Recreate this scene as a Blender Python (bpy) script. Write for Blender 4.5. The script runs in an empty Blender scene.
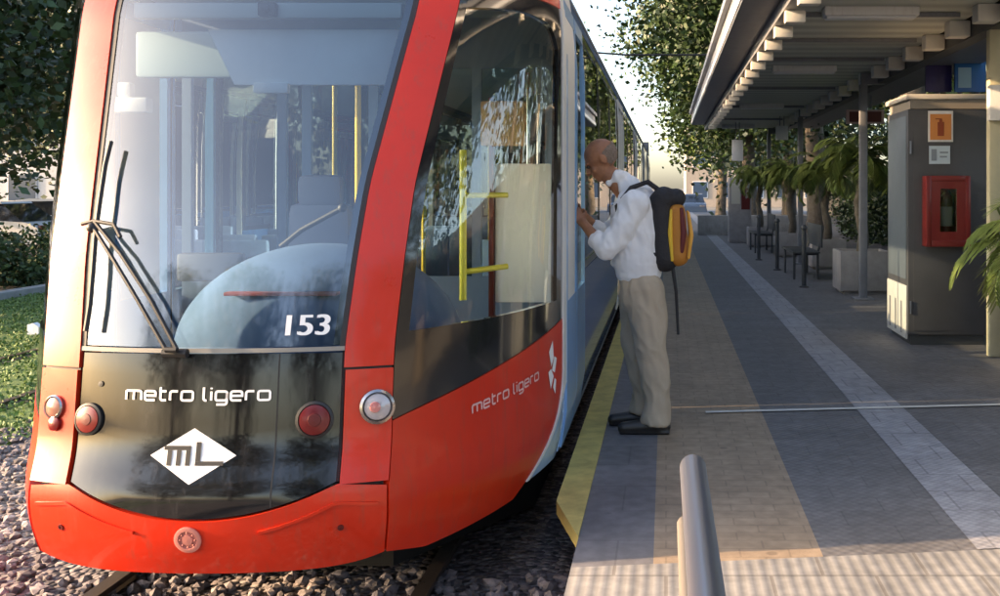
import bpy, bmesh, math, random
import numpy as np
from mathutils import Vector, Matrix
R = math.radians
random.seed(7); rng = np.random.default_rng(7)
scn = bpy.context.scene
col = scn.collection

# ------------------------------------------------------------------ camera, world, sun, exposure
EYE = 1.48; F = 1050.0; VX, VY = 666.0, 188.0        # eye height above the platform, focal length, vanishing point
cam_d = bpy.data.cameras.new('camera'); cam = bpy.data.objects.new('camera', cam_d); col.objects.link(cam)
cam.location = (0, 0, EYE); cam.rotation_euler = (R(90), 0, 0)
cam_d.sensor_width = 36; cam_d.lens = F / 1000 * 36
cam_d.shift_x = -(VX - 500) / 1000; cam_d.shift_y = -(298 - VY) / 1000
cam_d.clip_start = 0.05; cam_d.clip_end = 3000
scn.camera = cam

SUN_T = Vector((1.0, .12, -.30)).normalized()       # direction the sunlight travels
sl = bpy.data.lights.new('sun', 'SUN'); sl.energy = 2.8; sl.angle = R(0.6); sl.color = (1, .70, .42)
so = bpy.data.objects.new('sun', sl); col.objects.link(so)
so.rotation_euler = SUN_T.to_track_quat('-Z', 'Y').to_euler(); so.location = (-8, -2, 20)
w = bpy.data.worlds.new('World'); scn.world = w; w.use_nodes = True
nt = w.node_tree; bg = nt.nodes['Background']
sky = nt.nodes.new('ShaderNodeTexSky'); sky.sky_type = 'NISHITA'; sky.sun_disc = False
sky.sun_elevation = math.asin(-SUN_T.z); sky.sun_rotation = math.atan2(-SUN_T.x, -SUN_T.y)
sky.air_density = .8; sky.dust_density = 2.5; sky.ozone_density = 1.0
nt.links.new(sky.outputs[0], bg.inputs[0]); bg.inputs[1].default_value = 0.15
scn.view_settings.view_transform = 'Standard'; scn.view_settings.look = 'None'
scn.view_settings.exposure = 2.35; scn.view_settings.use_white_balance = True; scn.view_settings.white_balance_temperature = 7050; scn.view_settings.white_balance_tint = 12; scn.view_settings.gamma = 1
scn.render.engine = 'CYCLES'
scn.cycles.max_bounces = 8; scn.cycles.transparent_max_bounces = 16; scn.cycles.diffuse_bounces = 4
scn.cycles.caustics_reflective = False; scn.cycles.caustics_refractive = False
scn.cycles.sample_clamp_indirect = 6
try: scn.cycles.use_denoising = True
except Exception: pass

# ------------------------------------------------------------------ materials
MATS = {}
def node(t, k, **kw):
    n = t.nodes.new(k)
    for a, b in kw.items(): setattr(n, a, b)
    return n
def mat(name, rgb, rough=.6, metal=0, var=.0, vscale=6., rgb2=None, bump=0., bscale=60., coat=0., rvar=0., spec=.5, emit=None, island=0.):
    if name in MATS: return MATS[name]
    m = bpy.data.materials.new(name); m.use_nodes = True; t = m.node_tree; b = t.nodes['Principled BSDF']
    b.inputs['Base Color'].default_value = (*rgb, 1); b.inputs['Roughness'].default_value = rough
    b.inputs['Metallic'].default_value = metal; b.inputs['Coat Weight'].default_value = coat
    b.inputs['Coat Roughness'].default_value = .06; b.inputs['Specular IOR Level'].default_value = spec
    tc = node(t, 'ShaderNodeTexCoord')
    if var or rgb2 or rvar:
        n = node(t, 'ShaderNodeTexNoise'); n.inputs['Scale'].default_value = vscale; n.inputs['Detail'].default_value = 6
        n.inputs['Roughness'].default_value = .65
        t.links.new(tc.outputs['Object'], n.inputs['Vector'])
        mr = node(t, 'ShaderNodeMapRange'); mr.inputs[1].default_value = .3; mr.inputs[2].default_value = .7
        t.links.new(n.outputs[0], mr.inputs[0])
        mx = node(t, 'ShaderNodeMix', data_type='RGBA')
        t.links.new(mr.outputs[0], mx.inputs[0])
        c2 = rgb2 or tuple(min(1, c * (1 + var)) for c in rgb); c1 = rgb if rgb2 else tuple(c * (1 - var) for c in rgb)
        mx.inputs[6].default_value = (*c1, 1); mx.inputs[7].default_value = (*c2, 1)
        src = mx.outputs[2]
        if island:
            g = node(t, 'ShaderNodeNewGeometry'); hv = node(t, 'ShaderNodeHueSaturation')
            m2 = node(t, 'ShaderNodeMapRange'); m2.inputs[3].default_value = 1 - island; m2.inputs[4].default_value = 1 + island
            t.links.new(g.outputs['Random Per Island'], m2.inputs[0]); t.links.new(m2.outputs[0], hv.inputs['Value'])
            t.links.new(src, hv.inputs['Color']); src = hv.outputs[0]
        if var or rgb2: t.links.new(src, b.inputs['Base Color'])
        if rvar:
            r2 = node(t, 'ShaderNodeMapRange'); r2.inputs[3].default_value = max(.02, rough - rvar); r2.inputs[4].default_value = rough + rvar
            t.links.new(mr.outputs[0], r2.inputs[0]); t.links.new(r2.outputs[0], b.inputs['Roughness'])
    if bump:
        n2 = node(t, 'ShaderNodeTexNoise'); n2.inputs['Scale'].default_value = bscale; n2.inputs['Detail'].default_value = 4
        t.links.new(tc.outputs['Object'], n2.inputs['Vector'])
        bp = node(t, 'ShaderNodeBump'); bp.inputs['Strength'].default_value = bump; bp.inputs['Distance'].default_value = .02
        t.links.new(n2.outputs[0], bp.inputs['Height']); t.links.new(bp.outputs[0], b.inputs['Normal'])
    if emit: b.inputs['Emission Color'].default_value = (*emit[0], 1); b.inputs['Emission Strength'].default_value = emit[1]
    MATS[name] = m; return m

def glass(name, tint=(.8, .88, .9), base=.06, gain=1.0, rough=.0, rtint=(1, 1, 1)):
    m = bpy.data.materials.new(name); m.use_nodes = True; t = m.node_tree; t.nodes.clear()
    o = node(t, 'ShaderNodeOutputMaterial'); mx = node(t, 'ShaderNodeMixShader')
    tr = node(t, 'ShaderNodeBsdfTransparent'); tr.inputs[0].default_value = (*tint, 1)
    gl = node(t, 'ShaderNodeBsdfGlossy'); gl.inputs['Roughness'].default_value = rough; gl.inputs[0].default_value = (*rtint, 1)
    fr = node(t, 'ShaderNodeFresnel'); fr.inputs[0].default_value = 1.5
    ma = node(t, 'ShaderNodeMath', operation='MULTIPLY_ADD'); ma.inputs[1].default_value = gain; ma.inputs[2].default_value = base; ma.use_clamp = True
    t.links.new(fr.outputs[0], ma.inputs[0]); t.links.new(ma.outputs[0], mx.inputs[0])
    t.links.new(tr.outputs[0], mx.inputs[1]); t.links.new(gl.outputs[0], mx.inputs[2]); t.links.new(mx.outputs[0], o.inputs[0])
    MATS[name] = m; return m

def paving(name, c1, c2, mortar, bw, bh, msize=.008, rough=.7, ribs=None, dots=None, var=.25):
    """small-format paving: brick pattern in metres, stains, optional ribs or studs"""
    m = bpy.data.materials.new(name); m.use_nodes = True; t = m.node_tree; b = t.nodes['Principled BSDF']
    tc = node(t, 'ShaderNodeTexCoord')
    br = node(t, 'ShaderNodeTexBrick'); br.inputs['Scale'].default_value = 1
    br.inputs['Color1'].default_value = (*c1, 1); br.inputs['Color2'].default_value = (*c2, 1); br.inputs['Mortar'].default_value = (*mortar, 1)
    br.inputs['Brick Width'].default_value = bw; br.inputs['Row Height'].default_value = bh; br.inputs['Mortar Size'].default_value = msize
    br.inputs['Mortar Smooth'].default_value = .3
    t.links.new(tc.outputs['Object'], br.inputs['Vector'])
    n = node(t, 'ShaderNodeTexNoise'); n.inputs['Scale'].default_value = 1.7; n.inputs['Detail'].default_value = 8; n.inputs['Roughness'].default_value = .7
    t.links.new(tc.outputs['Object'], n.inputs['Vector'])
    mr = node(t, 'ShaderNodeMapRange'); mr.inputs[1].default_value = .3; mr.inputs[2].default_value = .72
    mr.inputs[3].default_value = 1 - var; mr.inputs[4].default_value = 1 + var
    t.links.new(n.outputs[0], mr.inputs[0])
    hs = node(t, 'ShaderNodeHueSaturation'); t.links.new(mr.outputs[0], hs.inputs['Value']); t.links.new(br.outputs[0], hs.inputs['Color'])
    src = hs.outputs[0]; height = None
    vg = node(t, 'ShaderNodeTexVoronoi'); vg.inputs['Scale'].default_value = 2.6; t.links.new(tc.outputs['Object'], vg.inputs['Vector'])   # trodden gum and drops
    gm = node(t, 'ShaderNodeMapRange'); gm.inputs[1].default_value = .045; gm.inputs[2].default_value = .075; gm.inputs[3].default_value = .62; t.links.new(vg.outputs['Distance'], gm.inputs[0])
    n4 = node(t, 'ShaderNodeTexNoise'); n4.inputs['Scale'].default_value = 14; n4.inputs['Detail'].default_value = 5; t.links.new(tc.outputs['Object'], n4.inputs['Vector'])
    m4 = node(t, 'ShaderNodeMapRange'); m4.inputs[1].default_value = .35; m4.inputs[2].default_value = .65; m4.inputs[3].default_value = .86; m4.inputs[4].default_value = 1.12; t.links.new(n4.outputs[0], m4.inputs[0])
    mu = node(t, 'ShaderNodeMath', operation='MULTIPLY'); t.links.new(gm.outputs[0], mu.inputs[0]); t.links.new(m4.outputs[0], mu.inputs[1])
    h4 = node(t, 'ShaderNodeHueSaturation'); t.links.new(mu.outputs[0], h4.inputs['Value']); t.links.new(src, h4.inputs['Color']); src = h4.outputs[0]
    if ribs or dots:
        sx = node(t, 'ShaderNodeSeparateXYZ'); t.links.new(tc.outputs['Object'], sx.inputs[0])
        def wave(ax, per):
            a = node(t, 'ShaderNodeMath', operation='MULTIPLY'); a.inputs[1].default_value = 2 * math.pi / per
            t.links.new(sx.outputs[ax], a.inputs[0]); s = node(t, 'ShaderNodeMath', operation='SINE'); t.links.new(a.outputs[0], s.inputs[0]); return s.outputs[0]
        if ribs: height = wave(0, ribs)
        else:
            mm = node(t, 'ShaderNodeMath', operation='MULTIPLY'); t.links.new(wave(0, dots), mm.inputs[0]); t.links.new(wave(1, dots), mm.inputs[1]); height = mm.outputs[0]
        h2 = node(t, 'ShaderNodeMapRange'); h2.inputs[1].default_value = -.3; h2.inputs[2].default_value = .5
        h2.inputs[3].default_value = .88 if ribs else .88; h2.inputs[4].default_value = 1.05
        t.links.new(height, h2.inputs[0]); hs2 = node(t, 'ShaderNodeHueSaturation'); t.links.new(h2.outputs[0], hs2.inputs['Value']); t.links.new(src, hs2.inputs['Color']); src = hs2.outputs[0]
    t.links.new(src, b.inputs['Base Color'])
    rr = node(t, 'ShaderNodeMapRange'); rr.inputs[3].default_value = rough - .18; rr.inputs[4].default_value = rough + .1
    t.links.new(n.outputs[0], rr.inputs[0]); t.links.new(rr.outputs[0], b.inputs['Roughness'])
    bp = node(t, 'ShaderNodeBump'); bp.inputs['Strength'].default_value = .25; bp.inputs['Distance'].default_value = .003
    if height is None:
        n3 = node(t, 'ShaderNodeTexNoise'); n3.inputs['Scale'].default_value = 120; t.links.new(tc.outputs['Object'], n3.inputs['Vector']); height = n3.outputs[0]
    t.links.new(height, bp.inputs['Height']); t.links.new(bp.outputs[0], b.inputs['Normal'])
    MATS[name] = m; return m

# ------------------------------------------------------------------ mesh helpers
class MB:
    def __init__(s): s.v = []; s.f = []; s.mi = []; s.cur = 0
    def add(s, vs, fs):
        o = len(s.v); s.v += [tuple(p) for p in vs]
        for f in fs: s.f.append(tuple(i + o for i in f)); s.mi.append(s.cur)
        return s
    def box(s, x0, x1, y0, y1, z0, z1, bev=0., M=None):
        bm = bmesh.new(); bmesh.ops.create_cube(bm, size=1)
        for v in bm.verts: v.co = Vector(((x0 + x1) / 2 + v.co.x * (x1 - x0), (y0 + y1) / 2 + v.co.y * (y1 - y0), (z0 + z1) / 2 + v.co.z * (z1 - z0)))
        if bev: bmesh.ops.bevel(bm, geom=bm.edges[:], offset=bev, segments=2, affect='EDGES', profile=.6)
        return s.bm(bm, M)
    def bm(s, bm, M=None):
        if M is not None: bm.transform(M)
        bm.verts.ensure_lookup_table(); bm.verts.index_update()
        s.add([v.co[:] for v in bm.verts], [[v.index for v in f.verts] for f in bm.faces]); bm.free(); return s
    def tube(s, pts, rad, n=10, cap=True):
        pts = [Vector(p) for p in pts]; k = len(pts)
        if not hasattr(rad, '__len__'): rad = [rad] * k
        up = None; rings = []
        for i, p in enumerate(pts):
            d = (pts[min(i + 1, k - 1)] - pts[max(i - 1, 0)]).normalized()
            if up is None: up = Vector((0, 0, 1)) if abs(d.z) < .9 else Vector((0, 1, 0))
            a = d.cross(up).normalized(); b = a.cross(d).normalized(); up = b
            rings.append([p + (a * math.cos(q * 2 * math.pi / n) + b * math.sin(q * 2 * math.pi / n)) * rad[i] for q in range(n)])
        vs = [q for r_ in rings for q in r_]; fs = []
        for i in range(k - 1):
            for q in range(n): fs.append((i * n + q, i * n + (q + 1) % n, (i + 1) * n + (q + 1) % n, (i + 1) * n + q))
        if cap: fs += [tuple(range(n))[::-1], tuple((k - 1) * n + q for q in range(n))]
        return s.add(vs, fs)
    def ball(s, c, r, seg=14, ring=9, M=None):
        bm = bmesh.new(); bmesh.ops.create_uvsphere(bm, u_segments=seg, v_segments=ring, radius=1)
        rr = r if hasattr(r, '__len__') else (r, r, r)
        T = Matrix.Translation(c) @ (M or Matrix.Identity(4)) @ Matrix.Diagonal((*rr, 1))
        return s.bm(bm, T)
    def lathe(s, prof, c=(0, 0, 0), n=20, M=None):
        vs = []; fs = []; k = len(prof)
        for r_, z in prof:
            for q in range(n):
                p = Vector((r_ * math.cos(q * 2 * math.pi / n), r_ * math.sin(q * 2 * math.pi / n), z))
                if M is not None: p = M @ p
                vs.append(p + Vector(c))
        for i in range(k - 1):
            for q in range(n): fs.append((i * n + q, i * n + (q + 1) % n, (i + 1) * n + (q + 1) % n, (i + 1) * n + q))
        fs += [tuple(range(n))[::-1], tuple((k - 1) * n + q for q in range(n))]
        return s.add(vs, fs)
    def prism(s, poly, axis, a0, a1):
        """extrude a 2D polygon along an axis ('x','y','z')"""
        def p3(p, a): return {'x': (a, p[0], p[1]), 'y': (p[0], a, p[1]), 'z': (p[0], p[1], a)}[axis]
        n = len(poly); vs = [p3(p, a0) for p in poly] + [p3(p, a1) for p in poly]
        fs = [tuple(range(n)), tuple(range(2 * n - 1, n - 1, -1))] + [(i, n + i, n + (i + 1) % n, (i + 1) % n) for i in range(n)]
        return s.add(vs, fs)
    def build(s, name, mats, parent=None, org=None, smooth=40, fix=True):
        me = bpy.data.meshes.new(name)
        if org is None and parent is not None:
            org = Vector((0, 0, 0)); p = parent
            while p is not None: org = org + p.location; p = p.parent
        org = Vector(org) if org is not None else Vector((0, 0, 0))
        me.from_pydata([tuple(Vector(v) - org) for v in s.v], [], s.f)
        for m in (mats if isinstance(mats, (list, tuple)) else [mats]): me.materials.append(m)
        if max(s.mi, default=0): me.polygons.foreach_set('material_index', s.mi)
        if fix:
            bm = bmesh.new(); bm.from_mesh(me); bmesh.ops.recalc_face_normals(bm, faces=bm.faces[:]); bm.to_mesh(me); bm.free()
        if smooth:
            me.polygons.foreach_set('use_smooth', [True] * len(me.polygons)); me.set_sharp_from_angle(angle=R(smooth))
        me.update()
        o = bpy.data.objects.new(name, me); col.objects.link(o)
        if parent is not None: o.parent = parent
        elif org.length: o.location = org
        return o
def tag(o, label=None, cat=None, group=None, kind=None):
    for k, v in (('label', label), ('category', cat), ('group', group), ('kind', kind)):
        if v: o[k] = v
    return o
def thing(name, loc, label, cat, group=None, rz=0):
    o = bpy.data.objects.new(name, None); col.objects.link(o); o.location = loc; o.rotation_euler.z = rz; o.empty_display_size = .2
    return tag(o, label, cat, group)
def kids(o): return [c for c in bpy.data.objects if c.parent == o]
def copy_tree(o, parent=None, loc=None, label=None, rz=None, sc=None):
    c = o.copy(); col.objects.link(c)
    if parent is not None: c.parent = parent
    if loc is not None: c.location = loc
    if label: c['label'] = label
    if rz is not None: c.rotation_euler.z = rz
    if sc is not None: c.scale = (sc, sc, sc)
    for k in kids(o): copy_tree(k, c)
    return c
def remesh(mb, name, m, parent, vox=.008, smooth_it=4, org=None, fold=0., fs=(9, 9, 5), calm=None):
    """fuse overlapping solids into one continuous skin"""
    tmp = mb.build(name + '_tmp', m, None, smooth=0)
    a = tmp.modifiers.new('r', 'REMESH'); a.mode = 'VOXEL'; a.voxel_size = vox
    b = tmp.modifiers.new('s', 'SMOOTH'); b.factor = .5; b.iterations = smooth_it
    dg = bpy.context.evaluated_depsgraph_get()
    me = bpy.data.meshes.new_from_object(tmp.evaluated_get(dg)); bpy.data.objects.remove(tmp)
    me.name = name; me.materials.clear(); me.materials.append(m)
    if fold:                                                         # cloth folds pressed into the surface
        from mathutils import noise
        nn = [v.normal.copy() for v in me.vertices]
        for v, q in zip(me.vertices, nn):
            p = Vector((v.co.x * fs[0] + v.co.z * 3, v.co.y * fs[1], v.co.z * fs[2])); w1 = noise.noise(p) + .5 * noise.noise(p * 2.3 + Vector((7, 3, 1)))
            v.co += q * fold * (1 - 2.2 * abs(w1)) * (1 if calm is None else max(.12, min(1, (v.co.z - calm) / .14)))
    me.transform(Matrix.Translation(-Vector(org if org is not None else (parent.location if parent else (0, 0, 0)))))
    me.polygons.foreach_set('use_smooth', [True] * len(me.polygons))
    o = bpy.data.objects.new(name, me); col.objects.link(o)
    if parent: o.parent = parent
    return o
def capsule(mb, a, b, ra, rb, n=14):
    a, b = Vector(a), Vector(b); mb.tube([a, b], [ra, rb], n); mb.ball(a, ra * .999, n, 8); mb.ball(b, rb * .999, n, 8)
def chain(mb, pts, rad, n=14):
    for i in range(len(pts) - 1): capsule(mb, pts[i], pts[i + 1], rad[i], rad[i + 1], n)
def text_mesh(body, size=1.0, sx=1.0):
    cu = bpy.data.curves.new('t', 'FONT'); cu.body = body; cu.size = size; cu.align_x = 'CENTER'; cu.align_y = 'CENTER'
    ob = bpy.data.objects.new('t', cu); col.objects.link(ob); dg = bpy.context.evaluated_depsgraph_get(); dg.update()
    me = bpy.data.meshes.new_from_object(ob.evaluated_get(dg)); vs = [(v.co.x * sx, v.co.y) for v in me.vertices]; fs = [tuple(p.vertices) for p in me.polygons]
    bpy.data.objects.remove(ob); bpy.data.meshes.remove(me); return vs, fs
def leaves(name, centers, spread, per, size, m, parent=None, flat=.75, org=None, droop=0.):
    """a cloud of leaf-sized folded quads round clump centres"""
    C = np.repeat(np.array(centers, float), per, axis=0); n = len(C)
    sp = np.array(spread if hasattr(spread, '__len__') else (spread,) * 3)
    P = C + rng.normal(0, 1, (n, 3)) * sp
    d = rng.normal(0, 1, (n, 3)); d[:, 2] *= flat; d[:, 2] -= droop; d /= np.linalg.norm(d, axis=1)[:, None]
    e = np.cross(d, rng.normal(0, 1, (n, 3))); e /= np.linalg.norm(e, axis=1)[:, None]
    s = size * rng.uniform(.6, 1.35, (n, 1))
    V = np.stack([P, P + d * s * .55 + e * s * .34, P + d * s * 1.1, P + d * s * .55 - e * s * .34], 1).reshape(-1, 3)
    if org is None: org = parent.location if parent is not None else Vector((0, 0, 0))
    V -= np.array(org)
    me = bpy.data.meshes.new(name); me.from_pydata(V.tolist(), [], np.arange(4 * n).reshape(-1, 4).tolist()); me.materials.append(m)
    o = bpy.data.objects.new(name, me); col.objects.link(o)
    if parent: o.parent = parent
    return o

# ------------------------------------------------------------------ shared materials
red = mat('red_paint', (.57, .026, .007), .32, coat=.3, var=.06, vscale=3, rvar=.06, spec=.35)
red_dark = mat('dark_red_paint', (.10, .008, .007), .4)
white_paint = mat('white_paint', (.8, .8, .8), .35, var=.04)
silver = mat('silver_paint', (.62, .65, .68), .3, metal=.4, var=.05)
blue = mat('blue_paint', (.05, .19, .52), .28, coat=1, var=.1, vscale=2)
palebl = mat('pale_blue_paint', (.38, .58, .82), .3, coat=1, var=.08, vscale=2)
black_gl = mat('black_gloss', (.012, .013, .015), .1, coat=1)
black_rub = mat('black_rubber', (.015, .015, .016), .55)
panel_dk = mat('smoked_panel', (.009, .009, .010), .07, coat=.3, var=.4, vscale=5, rvar=.03)
chrome = mat('chrome', (.45, .42, .41), .25, metal=1)
lens_red = mat('red_lens', (.13, .003, .004), .3, coat=.3)
lens_clear = mat('clear_lens', (.42, .38, .38), .15, coat=1)
glass_front = glass('windscreen_glass', (.72, .82, .88), .11, 1.0, .06)
glass_side = glass('side_glass', (.82, .90, .89), .03, 1.0)
glass_dark = glass('tinted_glass', (.66, .72, .73), .05, 1.0)
interior = mat('interior_panel', (.27, .37, .52), .5, var=.05)
interior_lt = mat('interior_pale', (.62, .64, .62), .5, var=.04)
dash_m = mat('dashboard_plastic', (.07, .135, .26), .85, var=.12, vscale=3)
yellow_pole = mat('yellow_pole', (.72, .47, .03), .3)
seat_m = mat('seat_fabric', (.10, .16, .30), .8, var=.2)
steel = mat('brushed_steel', (.30, .33, .40), .38, metal=1)
steel_paint = mat('grey_steel_paint', (.21, .22, .245), .45, var=.1)
dark_paint = mat('dark_grey_paint', (.055, .06, .065), .45, var=.12, vscale=4)
concrete = mat('concrete', (.34, .33, .31), .85, var=.16, vscale=5, bump=.25)
concrete_dk = mat('dark_concrete', (.10, .10, .10), .9, var=.3, vscale=4, bump=.3)
bark = mat('bark', (.09, .07, .05), .9, rgb2=(.17, .15, .12), vscale=9, bump=.6, bscale=25)
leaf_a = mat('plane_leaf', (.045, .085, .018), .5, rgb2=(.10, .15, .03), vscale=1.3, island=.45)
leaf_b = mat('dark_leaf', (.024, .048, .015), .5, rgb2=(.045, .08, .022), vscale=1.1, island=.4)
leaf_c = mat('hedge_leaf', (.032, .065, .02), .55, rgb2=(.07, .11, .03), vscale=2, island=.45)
palm_leaf = mat('palm_leaf', (.10, .17, .04), .45, rgb2=(.24, .28, .08), vscale=3, island=.3)
for m_ in (leaf_a, leaf_b, leaf_c, palm_leaf):
    m_.node_tree.nodes['Principled BSDF'].inputs['Transmission Weight'].default_value = 0
def weather(m, rgb, amt, sc=(30, 30, 2.5), lo=.52, hi=.78):
    """rain-streaked dust and wear mixed into a paint"""
    t = m.node_tree; b = t.nodes['Principled BSDF']; bc = b.inputs['Base Color']
    tc = node(t, 'ShaderNodeTexCoord'); mp = node(t, 'ShaderNodeMapping'); mp.inputs['Scale'].default_value = sc; t.links.new(tc.outputs['Object'], mp.inputs[0])
    n = node(t, 'ShaderNodeTexNoise'); n.inputs['Scale'].default_value = 1; n.inputs['Detail'].default_value = 7; n.inputs['Roughness'].default_value = .7; t.links.new(mp.outputs[0], n.inputs['Vector'])
    mr = node(t, 'ShaderNodeMapRange'); mr.inputs[1].default_value = lo; mr.inputs[2].default_value = hi; mr.inputs[4].default_value = amt; t.links.new(n.outputs[0], mr.inputs[0])
    mx = node(t, 'ShaderNodeMix', data_type='RGBA'); t.links.new(mr.outputs[0], mx.inputs[0]); mx.inputs[7].default_value = (*rgb, 1)
    if bc.links: t.links.new(bc.links[0].from_socket, mx.inputs[6])
    else: mx.inputs[6].default_value = bc.default_value[:]
    t.links.new(mx.outputs[2], bc)
weather(red, (.22, .07, .045), .5); weather(panel_dk, (.06, .055, .055), .4, (22, 22, 4)); weather(palebl, (.25, .25, .24), .5); weather(blue, (.15, .17, .2), .4)
weather(steel_paint, (.10, .09, .08), .6, (14, 14, 3)); weather(concrete, (.12, .11, .10), .7, (9, 9, 3)); weather(white_paint, (.45, .42, .38), .5, (14, 14, 3))
wood_dk = mat('dark_timber', (.07, .05, .04), .7, var=.2)

exec_order = []
# ------------------------------------------------------------------ setting: ground, track bed, platform, road
LEFT_Z = -.35
ground_m = mat('far_ground', (.10, .10, .09), .95, var=.25, vscale=.5)
g = MB(); g.add([(-1500, -300, -.40), (1500, -300, -.40), (1500, 2500, -.40), (-1500, 2500, -.40)], [(0, 1, 2, 3)])
tag(g.build('ground', ground_m, smooth=0), kind='structure')

grav = bpy.data.materials.new('gravel'); grav.use_nodes = True
t = grav.node_tree; b = t.nodes['Principled BSDF']; b.inputs['Roughness'].default_value = .9
tc = node(t, 'ShaderNodeTexCoord'); vo = node(t, 'ShaderNodeTexVoronoi'); vo.inputs['Scale'].default_value = 26
t.links.new(tc.outputs['Object'], vo.inputs['Vector'])
cr = node(t, 'ShaderNodeValToRGB'); sep = node(t, 'ShaderNodeSeparateColor'); t.links.new(vo.outputs['Color'], sep.inputs[0]); t.links.new(sep.outputs[0], cr.inputs[0])
e = cr.color_ramp.elements; e[0].color = (.05, .045, .045, 1); e[1].color = (.26, .23, .22, 1); q = e.new(.5); q.color = (.13, .105, .11, 1)
t.links.new(cr.outputs[0], b.inputs['Base Color'])
bp = node(t, 'ShaderNodeBump'); bp.inputs['Distance'].default_value = .04; bp.invert = True; t.links.new(vo.outputs['Distance'], bp.inputs['Height']); t.links.new(bp.outputs[0], b.inputs['Normal'])
g = MB(); g.add([(-4.7, -6, -.36), (-.38, -6, -.36), (-.38, 120, -.36), (-4.7, 120, -.36)], [(0, 1, 2, 3)])
tag(g.build('track_bed', grav, smooth=0), kind='structure')

grass_m = mat('turf', (.075, .13, .03), .9, rgb2=(.12, .18, .05), vscale=3, bump=.5, bscale=90)
g = MB(); g.add([(-10.9, -6, -.355), (-4.7, -6, -.355), (-4.7, 120, -.355), (-10.9, 120, -.355)], [(0, 1, 2, 3)])
tag(g.build('lawn', grass_m, smooth=0), kind='structure')
asph = mat('asphalt', (.055, .055, .058), .85, var=.2, vscale=3, bump=.3, bscale=150)
g = MB(); g.box(-30, -14.4, -6, 140, -.45, -.36)
tag(g.build('road', asph, smooth=0), kind='structure')
g = MB(); g.box(-11.15, -10.9, -6, 120, -.45, -.24, .02)
tag(g.build('kerb', mat('kerb_stone', (.3, .3, .29), .85, var=.15), smooth=30), kind='structure')

pave_dark = paving('dark_paving', (.165, .160, .162), (.150, .146, .148), (.124, .12, .122), .4, .2, .005, dots=.06)
pave_edge = paving('edge_paving', (.168, .164, .172), (.155, .151, .158), (.125, .122, .128), .4, .4, .005)
pave_tan = paving('tan_paving', (.35, .265, .185), (.325, .245, .17), (.265, .20, .14), .2, .1, .005)
pave_pale = paving('pale_ribbed_paving', (.29, .28, .265), (.265, .255, .24), (.17, .16, .15), .4, .4, .008, ribs=.05)
pave_guide = paving('guide_paving', (.33, .33, .35), (.30, .30, .32), (.22, .22, .235), .3, .3, .007, dots=.05)
sun_streak_m = mat('sun_streak_pale', (.68, .66, .60), .7, var=.12)
g = MB(); g.box(-.37, 9.0, -6, 70, -.42, 0, .0)
pf = g.build('platform', [concrete_dk], smooth=0); tag(pf, kind='structure')
SK = .12
def sheet(name, x0, x1, y0, y1, z, m, skew0=True, skew1=False):
    g = MB(); f0 = (lambda x: y0 + SK * x) if skew0 else (lambda x: y0); f1 = (lambda x: y1 + SK * x) if skew1 else (lambda x: y1)
    g.add([(x0, f0(x0), z), (x1, f0(x1), z), (x1, f1(x1), z), (x0, f1(x0), z)], [(0, 1, 2, 3)])
    return tag(g.build(name, m, smooth=0), kind='structure')
YP = 4.13
sheet('edge_paving', -.37, -.05, YP, 70, .004, pave_edge)
sheet('tan_paving', -.05, .63, YP, 70, .004, pave_tan)
sheet('dark_paving', .63, 1.27, YP, 70, .004, pave_dark)
sheet('guide_strip', 1.27, 1.59, YP, 70, .008, pave_guide)
sheet('dark_paving', 1.27, 9.0, YP, 70, .004, pave_dark)
sheet('pale_paving', -.37, 9.0, -6, YP, .004, pave_pale, False, True)
sheet('painted_sun_streak', .26, 9.0, 6.83, 6.885, .012, sun_streak_m, True, True)  # pale strip laid in place of a streak of sunlight

g = MB(); poly = [(-.515, 4.93), (-.37, 4.42), (-.37, 45), (-.515, 45)]
g.prism(poly, 'z', -.05, .012)
o = g.build('platform_edge_strip', mat('yellow_edge', (.52, .42, .13), .75, var=.25, vscale=8), smooth=0)
tag(o, 'worn yellow strip along the platform edge beside the tram', 'edge strip')

# gravel stones in front of the tram (one mass nobody could count)
g = MB(); ico = bmesh.new(); bmesh.ops.create_icosphere(ico, subdivisions=1, radius=1)
iv = np.array([v.co[:] for v in ico.verts]); ifc = [[v.index for v in f.verts] for f in ico.faces]; ico.free()
V = []; Fc = []
for k in range(7500):
    x = random.uniform(-5.0, -.45); y = random.uniform(3.2, 9.5)
    if y > 5 and x > -3: continue
    r_ = random.uniform(.014, .034); a = random.uniform(0, 6.3)
    M3 = np.array([[math.cos(a), -math.sin(a), 0], [math.sin(a), math.cos(a), 0], [0, 0, 1]])
    vv = (iv * (1 + rng.normal(0, .16, (len(iv), 1)))) * np.array([r_ * random.uniform(.8, 1.5), r_, r_ * .75])
    vv = vv @ M3.T + np.array([x, y, -.36 + r_ * .35]); o0 = len(V); V += vv.tolist(); Fc += [[i + o0 for i in f] for f in ifc]
me = bpy.data.meshes.new('gravel_stones'); me.from_pydata(V, [], Fc)
me.materials.append(mat('stone', (.10, .083, .088), .85, rgb2=(.24, .205, .20), vscale=15, island=.5))
o = bpy.data.objects.new('gravel_stones', me); col.objects.link(o); tag(o, 'loose grey and brown ballast stones in front of the tram', 'gravel', kind='stuff')

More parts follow.
